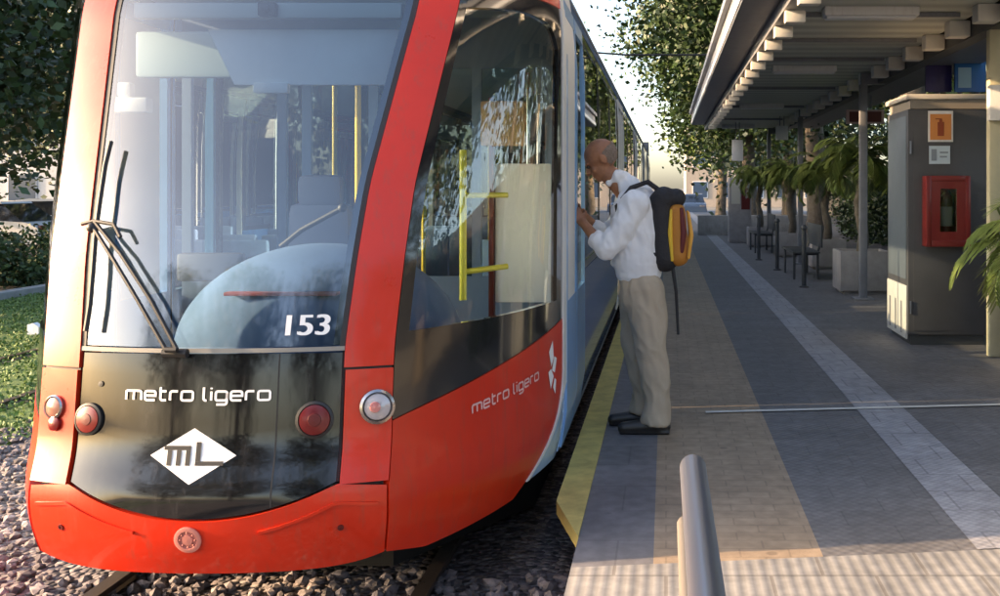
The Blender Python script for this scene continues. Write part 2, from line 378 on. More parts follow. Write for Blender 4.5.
# rails (each one a thing)
rail_m = mat('rail_steel', (.22, .17, .14), .35, metal=.8, rvar=.1)
for x, lab in ((-2.5175, 'steel rail of the near track farther from the platform'), (-1.0825, 'steel rail of the near track beside the platform'),
               (-5.62, 'steel rail in the turf nearest the gravel'), (-7.06, 'steel rail in the turf farther from the gravel')):
    g = MB(); top = -.30 if x > -4 else -.325
    g.prism([(x - .035, top), (x + .035, top), (x + .03, top - .03), (x + .01, top - .045), (x + .06, top - .12), (x - .06, top - .12), (x - .01, top - .045), (x - .03, top - .03)], 'y', -6, 120)
    tag(g.build('rail', rail_m, smooth=0), lab, 'rail', 'tram rails')
    if x < -4:
        g = MB(); g.box(x + .05, x + .16, -6, 120, -.352, -.349)
        tag(g.build('rail_groove', mat('groove_soil', (.03, .025, .02), .95)), kind='structure')

# ------------------------------------------------------------------ the tram: one smooth shell S(u, z), cut into panels
AX = -1.785
def keyed(ks):
    zs = [k[0] for k in ks]; vs = [k[1] for k in ks]
    xx = np.linspace(zs[0] - .3, zs[-1] + .3, 800); yy = np.interp(xx, zs, vs); h = .07; n = max(1, int(h / (xx[1] - xx[0])))
    yp = np.pad(yy, n, 'edge'); yy = np.convolve(yp, np.ones(2 * n + 1) / (2 * n + 1), 'valid')
    return lambda z: float(np.interp(z, xx, yy))
YFc = keyed([(-.1, 4.08), (.0, 4.03), (.12, 3.98), (.3, 3.96), (.45, 4.02), (.85, 4.07), (1.2, 4.15), (1.5, 4.25), (2.3, 4.62), (2.6, 4.80), (2.85, 5.02), (3.0, 5.25), (3.1, 5.55)])
Ac = keyed([(-.1, .65), (0, .67), (.2, .70), (.45, .695), (.85, .695), (1.5, .735), (2.3, .845), (2.6, .86), (2.85, .80), (3.0, .66), (3.1, .5)])
Wc = keyed([(-.1, 1.16), (.05, 1.20), (.25, 1.235), (2.3, 1.235), (2.6, 1.205), (2.82, 1.115), (3.0, .98), (3.1, .80)])
YSc = keyed([(-.1, 5.55), (2.6, 5.55), (3.0, 5.75), (3.1, 6.0)])
TRAM_END = 36.0
def S(u, z):
    sg = 1 if u >= 0 else -1; a = abs(u); A = Ac(z); W = Wc(z); yf = YFc(z); ys = YSc(z); yc = yf + .13
    if a <= 1: return Vector((AX + sg * A * a, yf + .13 * a ** 2.2, z))
    if a <= 2:
        t_ = a - 1; P0 = (A, yc); P1 = (A + (W - A) * .80, yc + (ys - yc) * .40); P2 = (W, ys)
        x = (1 - t_) ** 2 * P0[0] + 2 * t_ * (1 - t_) * P1[0] + t_ * t_ * P2[0]; y = (1 - t_) ** 2 * P0[1] + 2 * t_ * (1 - t_) * P1[1] + t_ * t_ * P2[1]
        return Vector((AX + sg * x, y, z))
    return Vector((AX + sg * W, ys + (a - 2) * (TRAM_END - 5.55), z))
def uY(Y): return 2 + (Y - 5.55) / (TRAM_END - 5.55)
def N(u, z):
    h = 1e-3; du = S(u + h, z) - S(u - h, z); dz = S(u, z + h) - S(u, z - h); n = du.cross(dz).normalized()
    c = S(u, z) - Vector((AX, 8 if abs(u) < 2 else S(u, z).y, z))
    return n if n.dot(c) > 0 else -n
def SO(u, z, off): return S(u, z) + N(u, z) * off
def patch(mb, f, nu, nv, off=0., thick=.022):
    """f(s,t)->(u,z) over the unit square, as a shell with thickness (thick=0: a single pane)"""
    o_ = []; i_ = []
    for j in range(nv + 1):
        for i in range(nu + 1):
            u, z = f(i / nu, j / nv); o_.append(SO(u, z, off))
            if thick: i_.append(SO(u, z, off - thick))
    w_ = nu + 1; fs = [(j * w_ + i, j * w_ + i + 1, (j + 1) * w_ + i + 1, (j + 1) * w_ + i) for j in range(nv) for i in range(nu)]
    if thick:
        k = len(o_); fs += [tuple(k + q for q in f_[::-1]) for f_ in fs]
        rim = [i for i in range(nu + 1)] + [j * w_ + nu for j in range(1, nv + 1)] + [nv * w_ + i for i in range(nu - 1, -1, -1)] + [j * w_ for j in range(nv - 1, 0, -1)]
        for q in range(len(rim)): a, b_ = rim[q], rim[(q + 1) % len(rim)]; fs.append((a, b_, k + b_, k + a))
        o_ += i_
    mb.add(o_, fs); return mb
def rect(u0, u1, z0, z1):
    F_ = lambda v: v if callable(v) else (lambda _: v)
    return lambda s, t: (lambda z: (lambda ua, ub: (ua + (ub - ua) * s, z))(F_(u0)(z), F_(u1)(z)))(z0 + (z1 - z0) * t)
def band(u0, u1, zb, zt):
    F_ = lambda v: v if callable(v) else (lambda _: v)
    return lambda s, t: (lambda u: (u, F_(zb)(u) + (F_(zt)(u) - F_(zb)(u)) * t))(u0 + (u1 - u0) * s)
# find the shell point that a design-drawing pixel refers to (used to lay out lamps, letters and wipers on the nose)
_gu = np.linspace(-1.2, 2.0, 260); _gz = np.linspace(-.05, 2.9, 240)
_G = np.array([[(lambda p: (VX + F * p.x / p.y, VY - F * (p.z - EYE) / p.y))(S(u, z)) for u in _gu] for z in _gz])
def uz(px, py):
    d = (_G[..., 0] - px) ** 2 + (_G[..., 1] - py) ** 2; j, i = np.unravel_index(np.argmin(d), d.shape); return float(_gu[i]), float(_gz[j])
def surf_tube(mb, pix, rad, off, n=8): mb.tube([SO(*uz(*p), off) for p in pix], rad, n)

tram = thing('tram', (AX, 4.0, -.36), 'red and blue low floor tram with rounded nose standing at the platform', 'tram')
def tb(mb, name, m, parent=None, **k): return mb.build(name, m, parent or tram, **k)
def obj_world(o):
    p = Vector((0, 0, 0))
    while o is not None: p = p + o.location; o = o.parent
    return p
zb = lambda u: .222 + .125 * min(1.2, abs(u) / .74) ** 2            # lower edge of the smoked panel
def zb2(u): return zb(u) if abs(u) < .74 else zb(.74) - .02 * (abs(u) - .74) / .26
uw = lambda z: .745 + .055 * max(0, min(1, (z - .85) / 1.4))         # windscreen edge
uw_in = lambda z: uw(z) - .028
# bumper
bz0 = lambda u: .0 + .05 * abs(u) ** 6
bumper = tb(patch(MB(), band(-.996, .996, bz0, lambda u: zb2(u) - .006), 40, 10, .0, .05), 'bumper', red)
g = MB(); patch(g, band(-.999, .999, lambda u: -.03, lambda u: .05), 30, 3, -.06, .02); tb(g, 'bumper_underside', black_rub)
# crease line pressed along the bumper
for px, py, lab in ((60, 527, 1), (340, 527, 1)):
    u, z = uz(px, py); g = MB(); n = N(u, z); g.lathe([(.012, 0), (.012, .004), (.006, .004), (.005, .001)], SO(u, z, .0), 12, n.to_track_quat('Z', 'Y').to_matrix().to_4x4())
    tb(g, 'towing_cap', red_dark, bumper)
for sg in (-1, 1): tb(patch(MB(), band(sg * .34, sg * .95, lambda u: zb2(u) - .082, lambda u: zb2(u) - .070), 24, 1, .008, .02), 'crease_bead', red, bumper)
u, z = uz(188, 540); n = N(u, z); Q = n.to_track_quat('Z', 'Y').to_matrix().to_4x4()
g = MB(); g.lathe([(.052, 0), (.052, .006), (.045, .008), (.036, .008), (.034, .002), (.022, .002), (.020, .008), (.0, .009)], SO(u, z, -.001), 24, Q)
for k in range(8):
    a = k * math.pi / 4; c_ = Q @ Vector((.029 * math.cos(a), .029 * math.sin(a), .004)); g.ball(SO(u, z, 0) + c_, .004, 6, 4)
tb(g, 'round_badge', mat('badge_pink', (.62, .24, .2), .35, metal=.3), bumper)
# smoked nose panel
panel = tb(patch(MB(), band(-.735, .735, lambda u: zb(u) + .004, lambda u: .838 - .01 * abs(u) ** 2), 40, 14, -.006, .03), 'nose_panel', panel_dk)
for sg in (-1, 1): tb(patch(MB(), rect(sg * .735, sg * .75, .35, .84), 2, 10, -.014, .03), 'panel_seal', black_rub, panel)
for u_ in (.40,): tb(patch(MB(), band(u_, u_ + .008, lambda u: zb(u) + .006, lambda u: .834), 1, 12, -.0045, .004), 'gap_or_reflection_line', black_rub, panel)  # upright dark line drawn where a darker reflection begins
# windscreen pane, its seal and pillars
zw0, zw1 = .862, 2.60
ws = tb(patch(MB(), rect(lambda z: -uw_in(z), uw_in, zw0, zw1), 30, 30, -.004, 0), 'windscreen', glass_front)
tb(patch(MB(), rect(lambda z: -uw(z), lambda z: -uw_in(z), zw0 - .02, zw1), 2, 30, .0, .03), 'windscreen_seal', black_rub)
tb(patch(MB(), rect(uw_in, lambda z: uw(z) + .0, zw0 - .02, zw1), 2, 30, .0, .03), 'windscreen_seal', black_rub)
g = MB(); patch(g, rect(lambda z: uw(z) - .062, lambda z: uw(z) - .028, zw0, zw1), 3, 30, -.012, .004); tb(g, 'frit_band', black_gl, ws); g = MB(); patch(g, rect(lambda z: -(uw(z) - .028), lambda z: -(uw(z) - .05), zw0, zw1), 3, 30, -.012, .004)
tb(g, 'frit_band', black_gl, ws)
g = MB(); patch(g, rect(lambda z: -.745, lambda z: .745, .840, .857), 30, 2, .002, .03); tb(g, 'windscreen_sill', mat('sill_grey', (.22, .21, .19), .5))
for sg in (-1, 1):
    lo, hi = (lambda z, sg=sg: sg * (uw(z) + .002)), (lambda z, sg=sg: sg * 1.0)
    p = tb(patch(MB(), rect(lo, hi, .775, 2.66), 8, 36, .006, .05), 'windscreen_pillar', red)
    p2 = tb(patch(MB(), rect(lambda z: sg * .755, hi, .338, .765), 8, 10, .006, .05), 'lamp_panel', red)
    g = MB(); patch(g, rect(lambda z: sg * .75, lambda z: sg * 1.0, .765, .775), 6, 1, -.006, .02); tb(g, 'gap_or_reflection_line', black_rub, p)
# roof cap over the windscreen
tb(patch(MB(), rect(-1.0, 1.0, 2.665, 3.098), 30, 12, .004, .05), 'roof_front', red)
g = MB(); patch(g, rect(lambda z: -uw(z), uw, 2.60, 2.664), 24, 2, .0, .03); tb(g, 'roof_gap', black_rub)
# side of the nose, right then left
zs = lambda u: .56 + .235 * max(0, (abs(u) - 1)) ** .9              # lower edge of the black window band
uE = lambda z: 2.0 - .42 * max(0, (.55 - z) / .55) ** 2.2           # rear edge of the red skirt sweeps forward low down
def zb_side(u): return .0 + .05 * max(0, 1 - (abs(u) - 1) / .15) + .03 * (abs(u) - 1)
for sg in (-1, 1):
    f0 = rect(lambda z: sg * 1.004, lambda z: sg * uE(z), 0, 1)
    def f_red(s, t, sg=sg):
        # t=0 along the skirt's lower edge, t=1 along the black band
        u_top = 1.004 + s * .992; z_top = zs(u_top) - .004
        z0_ = zb_side(1 + s * .6); u = None
        z = z0_ + (z_top - z0_) * t
        ua = 1.004; ub = min(2.0, uE(z)) - .004
        u = ua + (ub - ua) * s
        zt = zs(u) - .004; z = zb_side(u) + (zt - zb_side(u)) * t; ub = uE(z) - .004; u = ua + (ub - ua) * s
        return sg * u, z
    side = tb(patch(MB(), f_red, 26, 20, .004, .04), 'nose_skirt', red)
    # pale trim that follows the skirt's rear edge and runs up to the roof
    g = MB(); patch(g, rect(lambda z: sg * uE(z), lambda z: sg * (uE(z) + .022), .07, 2.62), 2, 44, .010, .03); tb(g, 'body_trim', mat('trim_white', (.72, .72, .70), .35))
    # body behind the trim, low down
    g = MB(); patch(g, rect(lambda z: sg * (uE(z) + .035), lambda z: sg * 2.036, .06, .62), 6, 14, -.002, .02); tb(g, 'lower_body', palebl)
    # black band below and around the window
    g = MB(); patch(g, band(sg * 1.004, sg * 1.996, lambda u: zs(u), lambda u: .90), 24, 5, .002, .03)
    patch(g, rect(sg * 1.004, sg * 1.05, .90, 2.42), 3, 26, .002, .03)
    patch(g, rect(sg * 1.925, sg * 1.996, .90, 2.42), 3, 26, .002, .03)
    zt_in = lambda u: 2.30 + .035 * math.sin(max(0, min(1, (abs(u) - 1.05) / .875)) * math.pi) - .10 * max(0, (abs(u) - 1.75) / .175) ** 2
    zt_out = lambda u: 2.385 + .01 * math.sin((abs(u) - 1) * math.pi)
    patch(g, band(sg * 1.05, sg * 1.925, lambda u: zt_in(u), lambda u: 2.42), 24, 3, .002, .03)
    frame = tb(g, 'window_frame', black_gl)
    g = MB(); patch(g, band(sg * 1.05, sg * 1.925, lambda u: .90, zt_in), 22, 18, -.008, 0); tb(g, 'side_window', glass_side)
    tb(patch(MB(), rect(sg * 1.004, sg * 2.0, 2.425, 2.62), 20, 5, .004, .03), 'window_arch', red)
    tb(patch(MB(), rect(sg * 1.004, sg * 2.0, 2.625, 3.098), 20, 8, .002, .03), 'roof_side', red)
# long body
pil_w = .09
doors = [(5.72, 6.98), (12.2, 13.5), (18.6, 19.9), (25.2, 26.5), (31.4, 32.7)]
for sg in (-1, 1):
    segs = []; y = 5.66
    for a, b_ in doors: segs.append((y, a - .02)); y = b_ + .02
    segs.append((y, TRAM_END))
    for a, b_ in segs:
        if b_ - a < .02: continue
        k = max(1, int((b_ - a) / 1.5)); tb(patch(MB(), rect(sg * uY(a), sg * uY(b_), .06, .93), k, 8, .0, .03), 'lower_body', palebl if a < 6.5 else blue)
    g = MB(); patch(g, rect(sg * uY(5.66), sg * 3, 2.53, 2.62), 4, 5, .002, .03); tb(g, 'upper_body', mat('slate_blue_paint', (.04, .09, .17), .7, spec=.15))
    g = MB(); patch(g, rect(sg * uY(5.62), sg * 3, 2.63, 3.098), 4, 8, .0, .03); tb(g, 'roof_edge', mat('roof_blue', (.03, .07, .14), .75, spec=.15))
    g = MB(); patch(g, rect(sg * uY(5.62), sg * 3, 2.605, 2.635), 4, 1, .014, .03); tb(g, 'gutter', silver)
    for a, b_ in segs:                                               # windows between doors, each a pane with a post beside it
        if b_ - a < .3: continue
        k = max(1, round((b_ - a) / 1.6)); st = (b_ - a) / k
        for q in range(k):
            ya, yb = a + q * st, a + (q + 1) * st
            f = MB(); patch(f, rect(sg * uY(ya), sg * uY(ya + .06), .935, 2.525), 1, 4, .0, .04); patch(f, rect(sg * uY(yb - .06), sg * uY(yb), .935, 2.525), 1, 4, .0, .04)
            patch(f, rect(sg * uY(ya + .06), sg * uY(yb - .06), .935, .985), 1, 1, .0, .04); patch(f, rect(sg * uY(ya + .06), sg * uY(yb - .06), 2.47, 2.525), 1, 1, .0, .04)
            f = tb(f, 'passenger_window', black_gl)
            p = MB(); patch(p, rect(sg * uY(ya + .06), sg * uY(yb - .06), .985, 2.47), 1, 3, -.006, 0); p = p.build('pane', glass_dark, f, org=obj_world(f))
    for a, b_ in doors:                                              # double doors: leaf, glass, rubber edge
        d_ = None
        for (ya, yb) in ((a, (a + b_) / 2 - .012), ((a + b_) / 2 + .012, b_)):
            f = MB(); patch(f, rect(sg * uY(ya), sg * uY(yb), .07, .86), 1, 4, .012, .04); patch(f, rect(sg * uY(ya), sg * uY(ya + .04), .86, 2.51), 1, 5, .012, .04)
            patch(f, rect(sg * uY(yb - .04), sg * uY(yb), .86, 2.51), 1, 5, .012, .04); patch(f, rect(sg * uY(ya + .04), sg * uY(yb - .04), 2.42, 2.51), 1, 2, .012, .04)
            dm = mat('door_blue', (.20, .42, .74), .35, coat=.5, var=.06) if a < 7 else silver
            d_ = tb(f, 'door', dm); p = MB(); patch(p, rect(sg * uY(ya + .04), sg * uY(yb - .04), .86, 2.42), 1, 3, .0, 0); p.build('door_glass', glass_dark, d_, org=obj_world(d_))
        f = MB(); patch(f, rect(sg * uY((a + b_) / 2 - .012), sg * uY((a + b_) / 2 + .012), .07, 2.51), 1, 4, .004, .03); f.build('door_seal', black_rub, d_, org=obj_world(d_))
    gx = AX + sg * 1.26
g = MB(); gp = [(AX - .80, 3.0), (AX + .80, 3.0)]
g.box(AX - .81, AX + .81, 5.6, TRAM_END, 3.06, 3.11); tb(g, 'roof', steel_paint)
g = MB()
for ya, yb, hh in ((7.5, 10.2, .28), (11.5, 15.5, .34), (17, 20.5, .3), (23, 27, .34), (29, 33, .3)): tb(MB().box(AX - .62, AX + .62, ya, yb, 3.113, 3.11 + hh, .06), 'roof_equipment', silver)
g = MB(); g.box(AX - 1.2, AX + 1.2, TRAM_END - .05, TRAM_END, .05, 3.05); tb(g, 'rear_wall', steel_paint)
g = MB(); g.prism([(AX - .5, 4.95), (AX + .5, 4.95), (AX + 1.05, 5.9), (AX + 1.15, TRAM_END), (AX - 1.15, TRAM_END), (AX - 1.05, 5.9)], 'z', -.30, -.01); tb(g, 'underframe', mat('underframe_black', (.008, .008, .008), .9))
# interior: floor, ceiling, driver's desk, seats, poles
g = MB(); g.prism([(AX - .62, 4.25), (AX + .62, 4.25), (AX + 1.08, 5.4), (AX + 1.19, 6), (AX + 1.19, TRAM_END - .1), (AX - 1.19, TRAM_END - .1), (AX - 1.19, 6), (AX - 1.08, 5.4)], 'z', .0, .06)
tb(g, 'floor', mat('floor_vinyl', (.14, .16, .18), .6))
g = MB(); g.box(AX - 1.1, AX + 1.1, 6.3, TRAM_END - .1, 2.56, 2.6); tb(g, 'ceiling', interior_lt)
g = MB(); g.prism([(AX - .72, 4.9), (AX + .72, 4.9), (AX + 1.0, 5.6), (AX + 1.1, 6.35), (AX - 1.1, 6.35), (AX - 1.0, 5.6)], 'z', 2.50, 2.56); tb(g, 'cab_ceiling', interior)
# desk: a swelling console under the windscreen
g = MB(); g.ball((AX + .16, 4.98, .72), (.66, .62, .50), 40, 24)
dash = remesh(g, 'dashboard', dash_m, tram, .03, 6)
g = MB(); g.box(AX - .1, AX + .38, 4.47, 4.53, 1.02, 1.035, .004); g.build('desk_strip', mat('desk_trim_red', (.35, .09, .10), .4), dash, org=obj_world(dash))
g = MB(); g.box(AX - .62, AX - .3, 5.15, 5.22, 1.02, 1.16, .02); g.box(AX + .42, AX + .6, 5.05, 5.1, 1.18, 1.34, .01); tb(g, 'instrument_panel', dark_paint)
g = MB(); g.box(AX - .25, AX + .09, 5.62, 5.74, .95, 1.40, .06); g.box(AX - .20, AX + .04, 5.63, 5.72, 1.38, 1.55, .04); g.box(AX - .29, AX + .13, 5.28, 5.70, .80, .92, .04); g.tube([(AX - .08, 5.5, .06), (AX - .08, 5.5, .8)], .05)
tb(g, 'driver_seat', mat('cab_seat', (.07, .09, .15), .8))
g = MB(); g.tube([(AX - .05, 5.0, 1.20), (AX + .05, 5.0, 1.28), (AX + .25, 4.98, 1.385)], .013); g.ball((AX + .25, 4.98, 1.385), .022, 10, 6); tb(g, 'control_lever', black_rub)
# blind and header at the top of the windscreen
g = MB(); g.box(AX - .60, AX + .60, 4.70, 4.76, 2.24, 2.31, .01); tb(g, 'sun_blind_roller', mat('grey_green_plastic', (.42, .46, .42), .5))
g = MB(); g.box(AX - .03, AX + .05, 4.66, 4.70, 2.245, 2.305, .008); g.lathe([(.016, 0), (.016, .01), (.01, .012)], (AX + .01, 4.655, 2.275), 12, Matrix.Rotation(R(90), 4, 'X')); tb(g, 'camera_housing', dark_paint)
g = MB(); g.prism([(AX - .30, 2.20), (AX + .66, 2.20), (AX + .66, 1.95), (AX - .18, 1.95)], 'y', 4.78, 4.82)
bl = MB(); bl.v = [(v[0], v[1], v[2]) for v in g.v]; bl.f = g.f; bl.mi = g.mi; tb(bl, 'sun_blind', interior_lt, smooth=0)
g = MB(); g.box(AX - .72, AX + .72, 4.95, 5.0, 2.0, 2.22, .02); tb(g, 'header_panel', mat('header_teal', (.22, .31, .34), .5))
g = MB(); g.box(AX - .09, AX + .07, 4.76, 4.80, 1.91, 1.96, .01); tb(g, 'rear_view_mirror', interior_lt)
g = MB(); g.box(AX - .80, AX - .62, 4.86, 4.93, 1.83, 1.90, .012); g.box(AX - .76, AX - .70, 4.87, 4.92, 1.90, 1.97, .01); tb(g, 'cab_monitor', white_paint)
# bulkhead behind the driver
g = MB(); g.box(AX - 1.12, AX + 1.12, 6.30, 6.34, 2.2, 2.52); g.box(AX - 1.12, AX + 1.12, 6.30, 6.34, .06, .95)
for x in (-1.12, -.55, -.40, .0, .62, 1.06): g.box(AX + x, AX + x + .055, 6.30, 6.34, .95, 2.2)
bulk = tb(g, 'cab_bulkhead', interior)
g = MB(); g.box(AX - 1.0, AX + 1.0, 6.31, 6.318, .95, 2.2); g.build('bulkhead_glass', glass_side, bulk, org=obj_world(bulk))
def pole(px, py0, py1, d, m, r_=.018):
    x = (px - VX) / F * d; g = MB(); g.tube([(x, d, EYE - (py1 - VY) / F * d), (x, d, EYE - (py0 - VY) / F * d)], r_); return tb(g, 'grab_pole', m)
pole(358, 60, 232, 5.6, yellow_pole, .017)
yp = mat('lime_pole', (.62, .60, .06), .35)
p = pole(463, 150, 300, 5.75, yp, .020)
g = MB(); xx = (463 - VX) / F * 5.75; g.tube([(xx, 5.75, 1.44), (xx + .22, 5.9, 1.44)], .016); g.tube([(xx, 5.75, 1.02), (xx + .22, 5.9, 1.04)], .016); g.build('rail_arm', yp, p, org=obj_world(p))
for x, y in ((-.55, 7.4), (.45, 7.5), (-.2, 8.6), (.5, 9.8), (-.6, 10.4), (.3, 12.2), (-.4, 13), (.1, 15)):
    g = MB(); g.tube([(AX + x, y, .06), (AX + x, y, 2.56)], .018); tb(g, 'grab_pole', steel if (x > 0) else yellow_pole)
for y in (7.9, 8.8, 10.1, 10.9, 14.2, 15.1):
    for x in (-.98, -.54, .54, .98):
        g = MB(); g.box(AX + x - .2, AX + x + .2, y - .2, y + .2, .42, .5, .03); g.box(AX + x - .2, AX + x + .2, y + .16, y + .23, .5, 1.08, .03); g.box(AX + x - .15, AX + x + .15, y - .12, y + .16, .06, .42, .02)
        tb(g, 'passenger_seat', seat_m)
g = MB(); g.box(AX + .80, AX + 1.12, 6.05, 6.09, .82, 1.62, .01); tb(g, 'notice_board', mat('notice_white', (.86, .88, .92), .5))
g = MB(); g.box(AX + .765, AX + .795, 6.03, 6.10, .72, 2.0, .005); tb(g, 'notice_post', red_dark)
g = MB(); g.box(AX + .72, AX + .98, 6.02, 6.08, 1.72, 1.98, .015); tb(g, 'ticket_reader', mat('beige_plastic', (.55, .36, .2), .5))

# lamps, badge, letters, wiper
def lathe_on(px, py, prof, m, name, parent, off=0., n=24):
    u, z = uz(px, py); Q = N(u, z).to_track_quat('Z', 'Y').to_matrix().to_4x4(); g = MB(); g.lathe(prof, SO(u, z, off), n, Q); return g.build(name, m, parent, org=obj_world(parent))
for px, py, r_ in ((88, 420, .056), (315, 420, .064)):
    k = lathe_on(px, py, [(r_ * 1.12, -.01), (r_ * 1.12, .006), (r_ * .96, .010), (r_ * .9, .002)], black_rub, 'tail_lamp', tram, -.002)
    lathe_on(px, py, [(r_ * .93, 0), (r_ * .9, .008), (r_ * .6, .012), (0.001, .014)], lens_red, 'lens', k)
    lathe_on(px, py, [(r_ * .42, .010), (r_ * .38, .015), (.001, .017)], red_dark, 'bulb', k)
k = lathe_on(377, 408, [(.068, -.005), (.068, .010), (.058, .016), (.052, .006)], chrome, 'headlight', tram, .006)
lathe_on(377, 408, [(.054, .002), (.05, .012), (.03, .02), (.001, .023)], lens_clear, 'lens', k, .006)
lathe_on(374, 407, [(.022, .018), (.02, .027), (.001, .03)], mat('amber_bulb', (.55, .18, .16), .2, coat=1), 'bulb', k, .006)
k = lathe_on(57, 408, [(.048, -.005), (.048, .010), (.042, .016), (.038, .006)], chrome, 'headlight', tram, .006)
lathe_on(57, 408, [(.040, .002), (.036, .012), (.02, .018), (.001, .020)], mat('amber_lens', (.26, .12, .09), .25, coat=.4), 'lens', k, .006)
lathe_on(57, 424, [(.030, -.004), (.028, .012), (.015, .018), (.001, .019)], lens_red, 'marker_lamp', k, .006)
lathe_on(100, 383, [(.011, -.001), (.011, .003), (.001, .004)], black_rub, 'screw_cap', panel, -.004, 12)
# flat marks laid on the shell: (a, b) metres right / up from an anchor
def on_shell(polys, anchor, name, m, parent, off=.003, rot=0, side=False):
    u0, z0 = anchor; g = MB(); c_, s_ = math.cos(rot), math.sin(rot); h = 1e-3
    du = (S(u0 + h, z0) - S(u0 - h, z0)).length / (2 * h)
    for vs, fs in polys:
        pts = []
        for a, b_ in vs:
            a2, b2 = a * c_ - b_ * s_, a * s_ + b_ * c_; pts.append(SO(u0 + a2 / du, z0 + b2, off))
        g.add(pts, fs)
    return g.build(name, m, parent, org=obj_world(parent), smooth=0, fix=False)
def ribbon(pts, w_, closed=False):
    pts = [Vector((p[0], p[1])) for p in pts]; n = len(pts); L = []; Rr = []
    for i in range(n):
        a = pts[i - 1] if (i or closed) else pts[i]; c_ = pts[(i + 1) % n] if (i < n - 1 or closed) else pts[i]
        d1 = (pts[i] - a).normalized() if (pts[i] - a).length else (c_ - pts[i]).normalized(); d2 = (c_ - pts[i]).normalized() if (c_ - pts[i]).length else d1
        nn = Vector((-(d1 + d2).y, (d1 + d2).x)); nn = nn.normalized() if nn.length > 1e-6 else Vector((-d1.y, d1.x)); k = w_ / 2 / max(.45, nn.dot(Vector((-d1.y, d1.x))))
        L.append(pts[i] + nn * k); Rr.append(pts[i] - nn * k)
    vs = [tuple(p) for p in L + Rr]; m_ = n if closed else n - 1
    return vs, [(n + i, n + (i + 1) % n, (i + 1) % n, i) for i in range(m_)]
def rr(x0, x1, y0, y1, r_=.22, k=4):
    o_ = []
    for cx, cy, a0 in ((x1 - r_, y1 - r_, 0), (x0 + r_, y1 - r_, 90), (x0 + r_, y0 + r_, 180), (x1 - r_, y0 + r_, 270)):
        for q in range(k + 1): a = R(a0 + 90 * q / k); o_.append((cx + r_ * math.cos(a), cy + r_ * math.sin(a)))
    return o_
def arc(cx, cy, r_, a0, a1, k=5): return [(cx + r_ * math.cos(R(a0 + (a1 - a0) * q / k)), cy + r_ * math.sin(R(a0 + (a1 - a0) * q / k))) for q in range(k + 1)]
GL = {  # rounded square alphabet: strokes in a 1.25 x 1 cell
 'm': (1.75, [[(0, 0), (0, 1)], [(0, 1)] + arc(1.5, .75, .25, 90, 0) + [(1.75, 0)], [(.875, 0), (.875, 1)]]),
 'e': (1.2, [[(0, .5), (1.2, .5)] + arc(.95, .75, .25, 0, 90) + arc(.25, .75, .25, 90, 180) + arc(.25, .25, .25, 180, 270) + [(1.15, 0)]]),
 't': (.8, [[(.15, 1.45)] + arc(.4, .25, .25, 180, 270) + [(.8, 0)], [(0, 1), (.8, 1)]]),
 'r': (.85, [[(0, 0)] + arc(.25, .75, .25, 180, 90) + [(.85, 1)]]),
 'o': (1.25, ['c', rr(0, 1.25, 0, 1)]),
 'l': (.35, [[(0, 1.45)] + arc(.25, .25, .25, 180, 270) + [(.35, 0)]]),
 'i': (.12, [[(.06, 0), (.06, 1)], [(.06, 1.25), (.06, 1.42)]]),
 'g': (1.2, ['c', rr(0, 1.2, 0, 1), [(1.2, .9), (1.2, -.2)] + arc(.95, -.2, .25, 0, -90) + [(.1, -.45)]]),
}
def stroke_text(word, h, sw, gap=.42, space=.75):
    x = 0; out = []
    for ch in word:
        if ch == ' ': x += space; continue
        wd, st = GL[ch]; cl = False
        for s_ in st:
            if s_ == 'c': cl = True; continue
            out.append(ribbon([(x + a, b_) for a, b_ in s_], sw, cl)); cl = False
        x += wd + gap
    tot = x - gap
    return [([((a - tot / 2) * h, (b_ - .5) * h) for a, b_ in vs], fs) for vs, fs in out], tot * h
white_mark = mat('white_lettering', (.82, .82, .82), .4)
pl, L_ = stroke_text('metro ligero', .034, .26); k = .56 / L_
pl = [([(a * k, b_) for a, b_ in vs], fs) for vs, fs in pl]
on_shell(pl, uz(196, 397), 'lettering', white_mark, panel, .0)
lo_u, lo_z = uz(192, 454)
dia = ([(-.166, 0), (0, -.101), (.166, 0), (0, .101)], [(0, 1, 2, 3)])
gk = 14; gp = [((i / gk - .5), (j / gk - .5)) for j in range(gk + 1) for i in range(gk + 1)]
on_shell([([((a - b_) * .166, (a + b_) * .101) for a, b_ in gp], [(j * (gk + 1) + i, j * (gk + 1) + i + 1, (j + 1) * (gk + 1) + i + 1, (j + 1) * (gk + 1) + i) for j in range(gk) for i in range(gk)])], (lo_u, lo_z), 'diamond_logo', white_mark, panel, -.003)
def bar(x0, x1, y0, y1): return [(x0, y0), (x1, y0), (x1, y1), (x0, y1)], [(0, 1, 2, 3)]
ml = [bar(-.112, -.008, .020, .036), bar(-.098, -.080, -.036, .0198), bar(-.062, -.044, -.036, .0198), bar(-.026, -.008, -.036, .0198), bar(.012, .031, -.020, .050), bar(.012, .120, -.036, -.0202)]
on_shell(ml, (lo_u, lo_z), 'logo_letters', black_rub, panel, -.001)
vs, fs = text_mesh('153', .112, 1.16)
def bold(vs, fs, d=.004): return [([(a + dx, b_) for a, b_ in vs], fs) for dx in (-d, 0, d)]
pls = bold(vs, fs); fn_a = uz(305, 326)
for q, pp in enumerate(pls): pass
on_shell([pls[0]], fn_a, 'fleet_number', white_mark, ws, .003); on_shell([pls[2]], fn_a, 'fleet_number', white_mark, ws, .0042)
pink = mat('faded_pink_lettering', (.72, .42, .40), .45)
side_r = [o for o in kids(tram) if o.name.startswith('nose_skirt')][-1]
pl, L_ = stroke_text('metro ligero', .034, .26); k = .62 / L_
a_ = uz(508, 391); pl = [([(a * k, b_) for a, b_ in vs], fs) for vs, fs in pl]
on_shell(pl, a_, 'lettering', pink, side_r, .007, R(4))
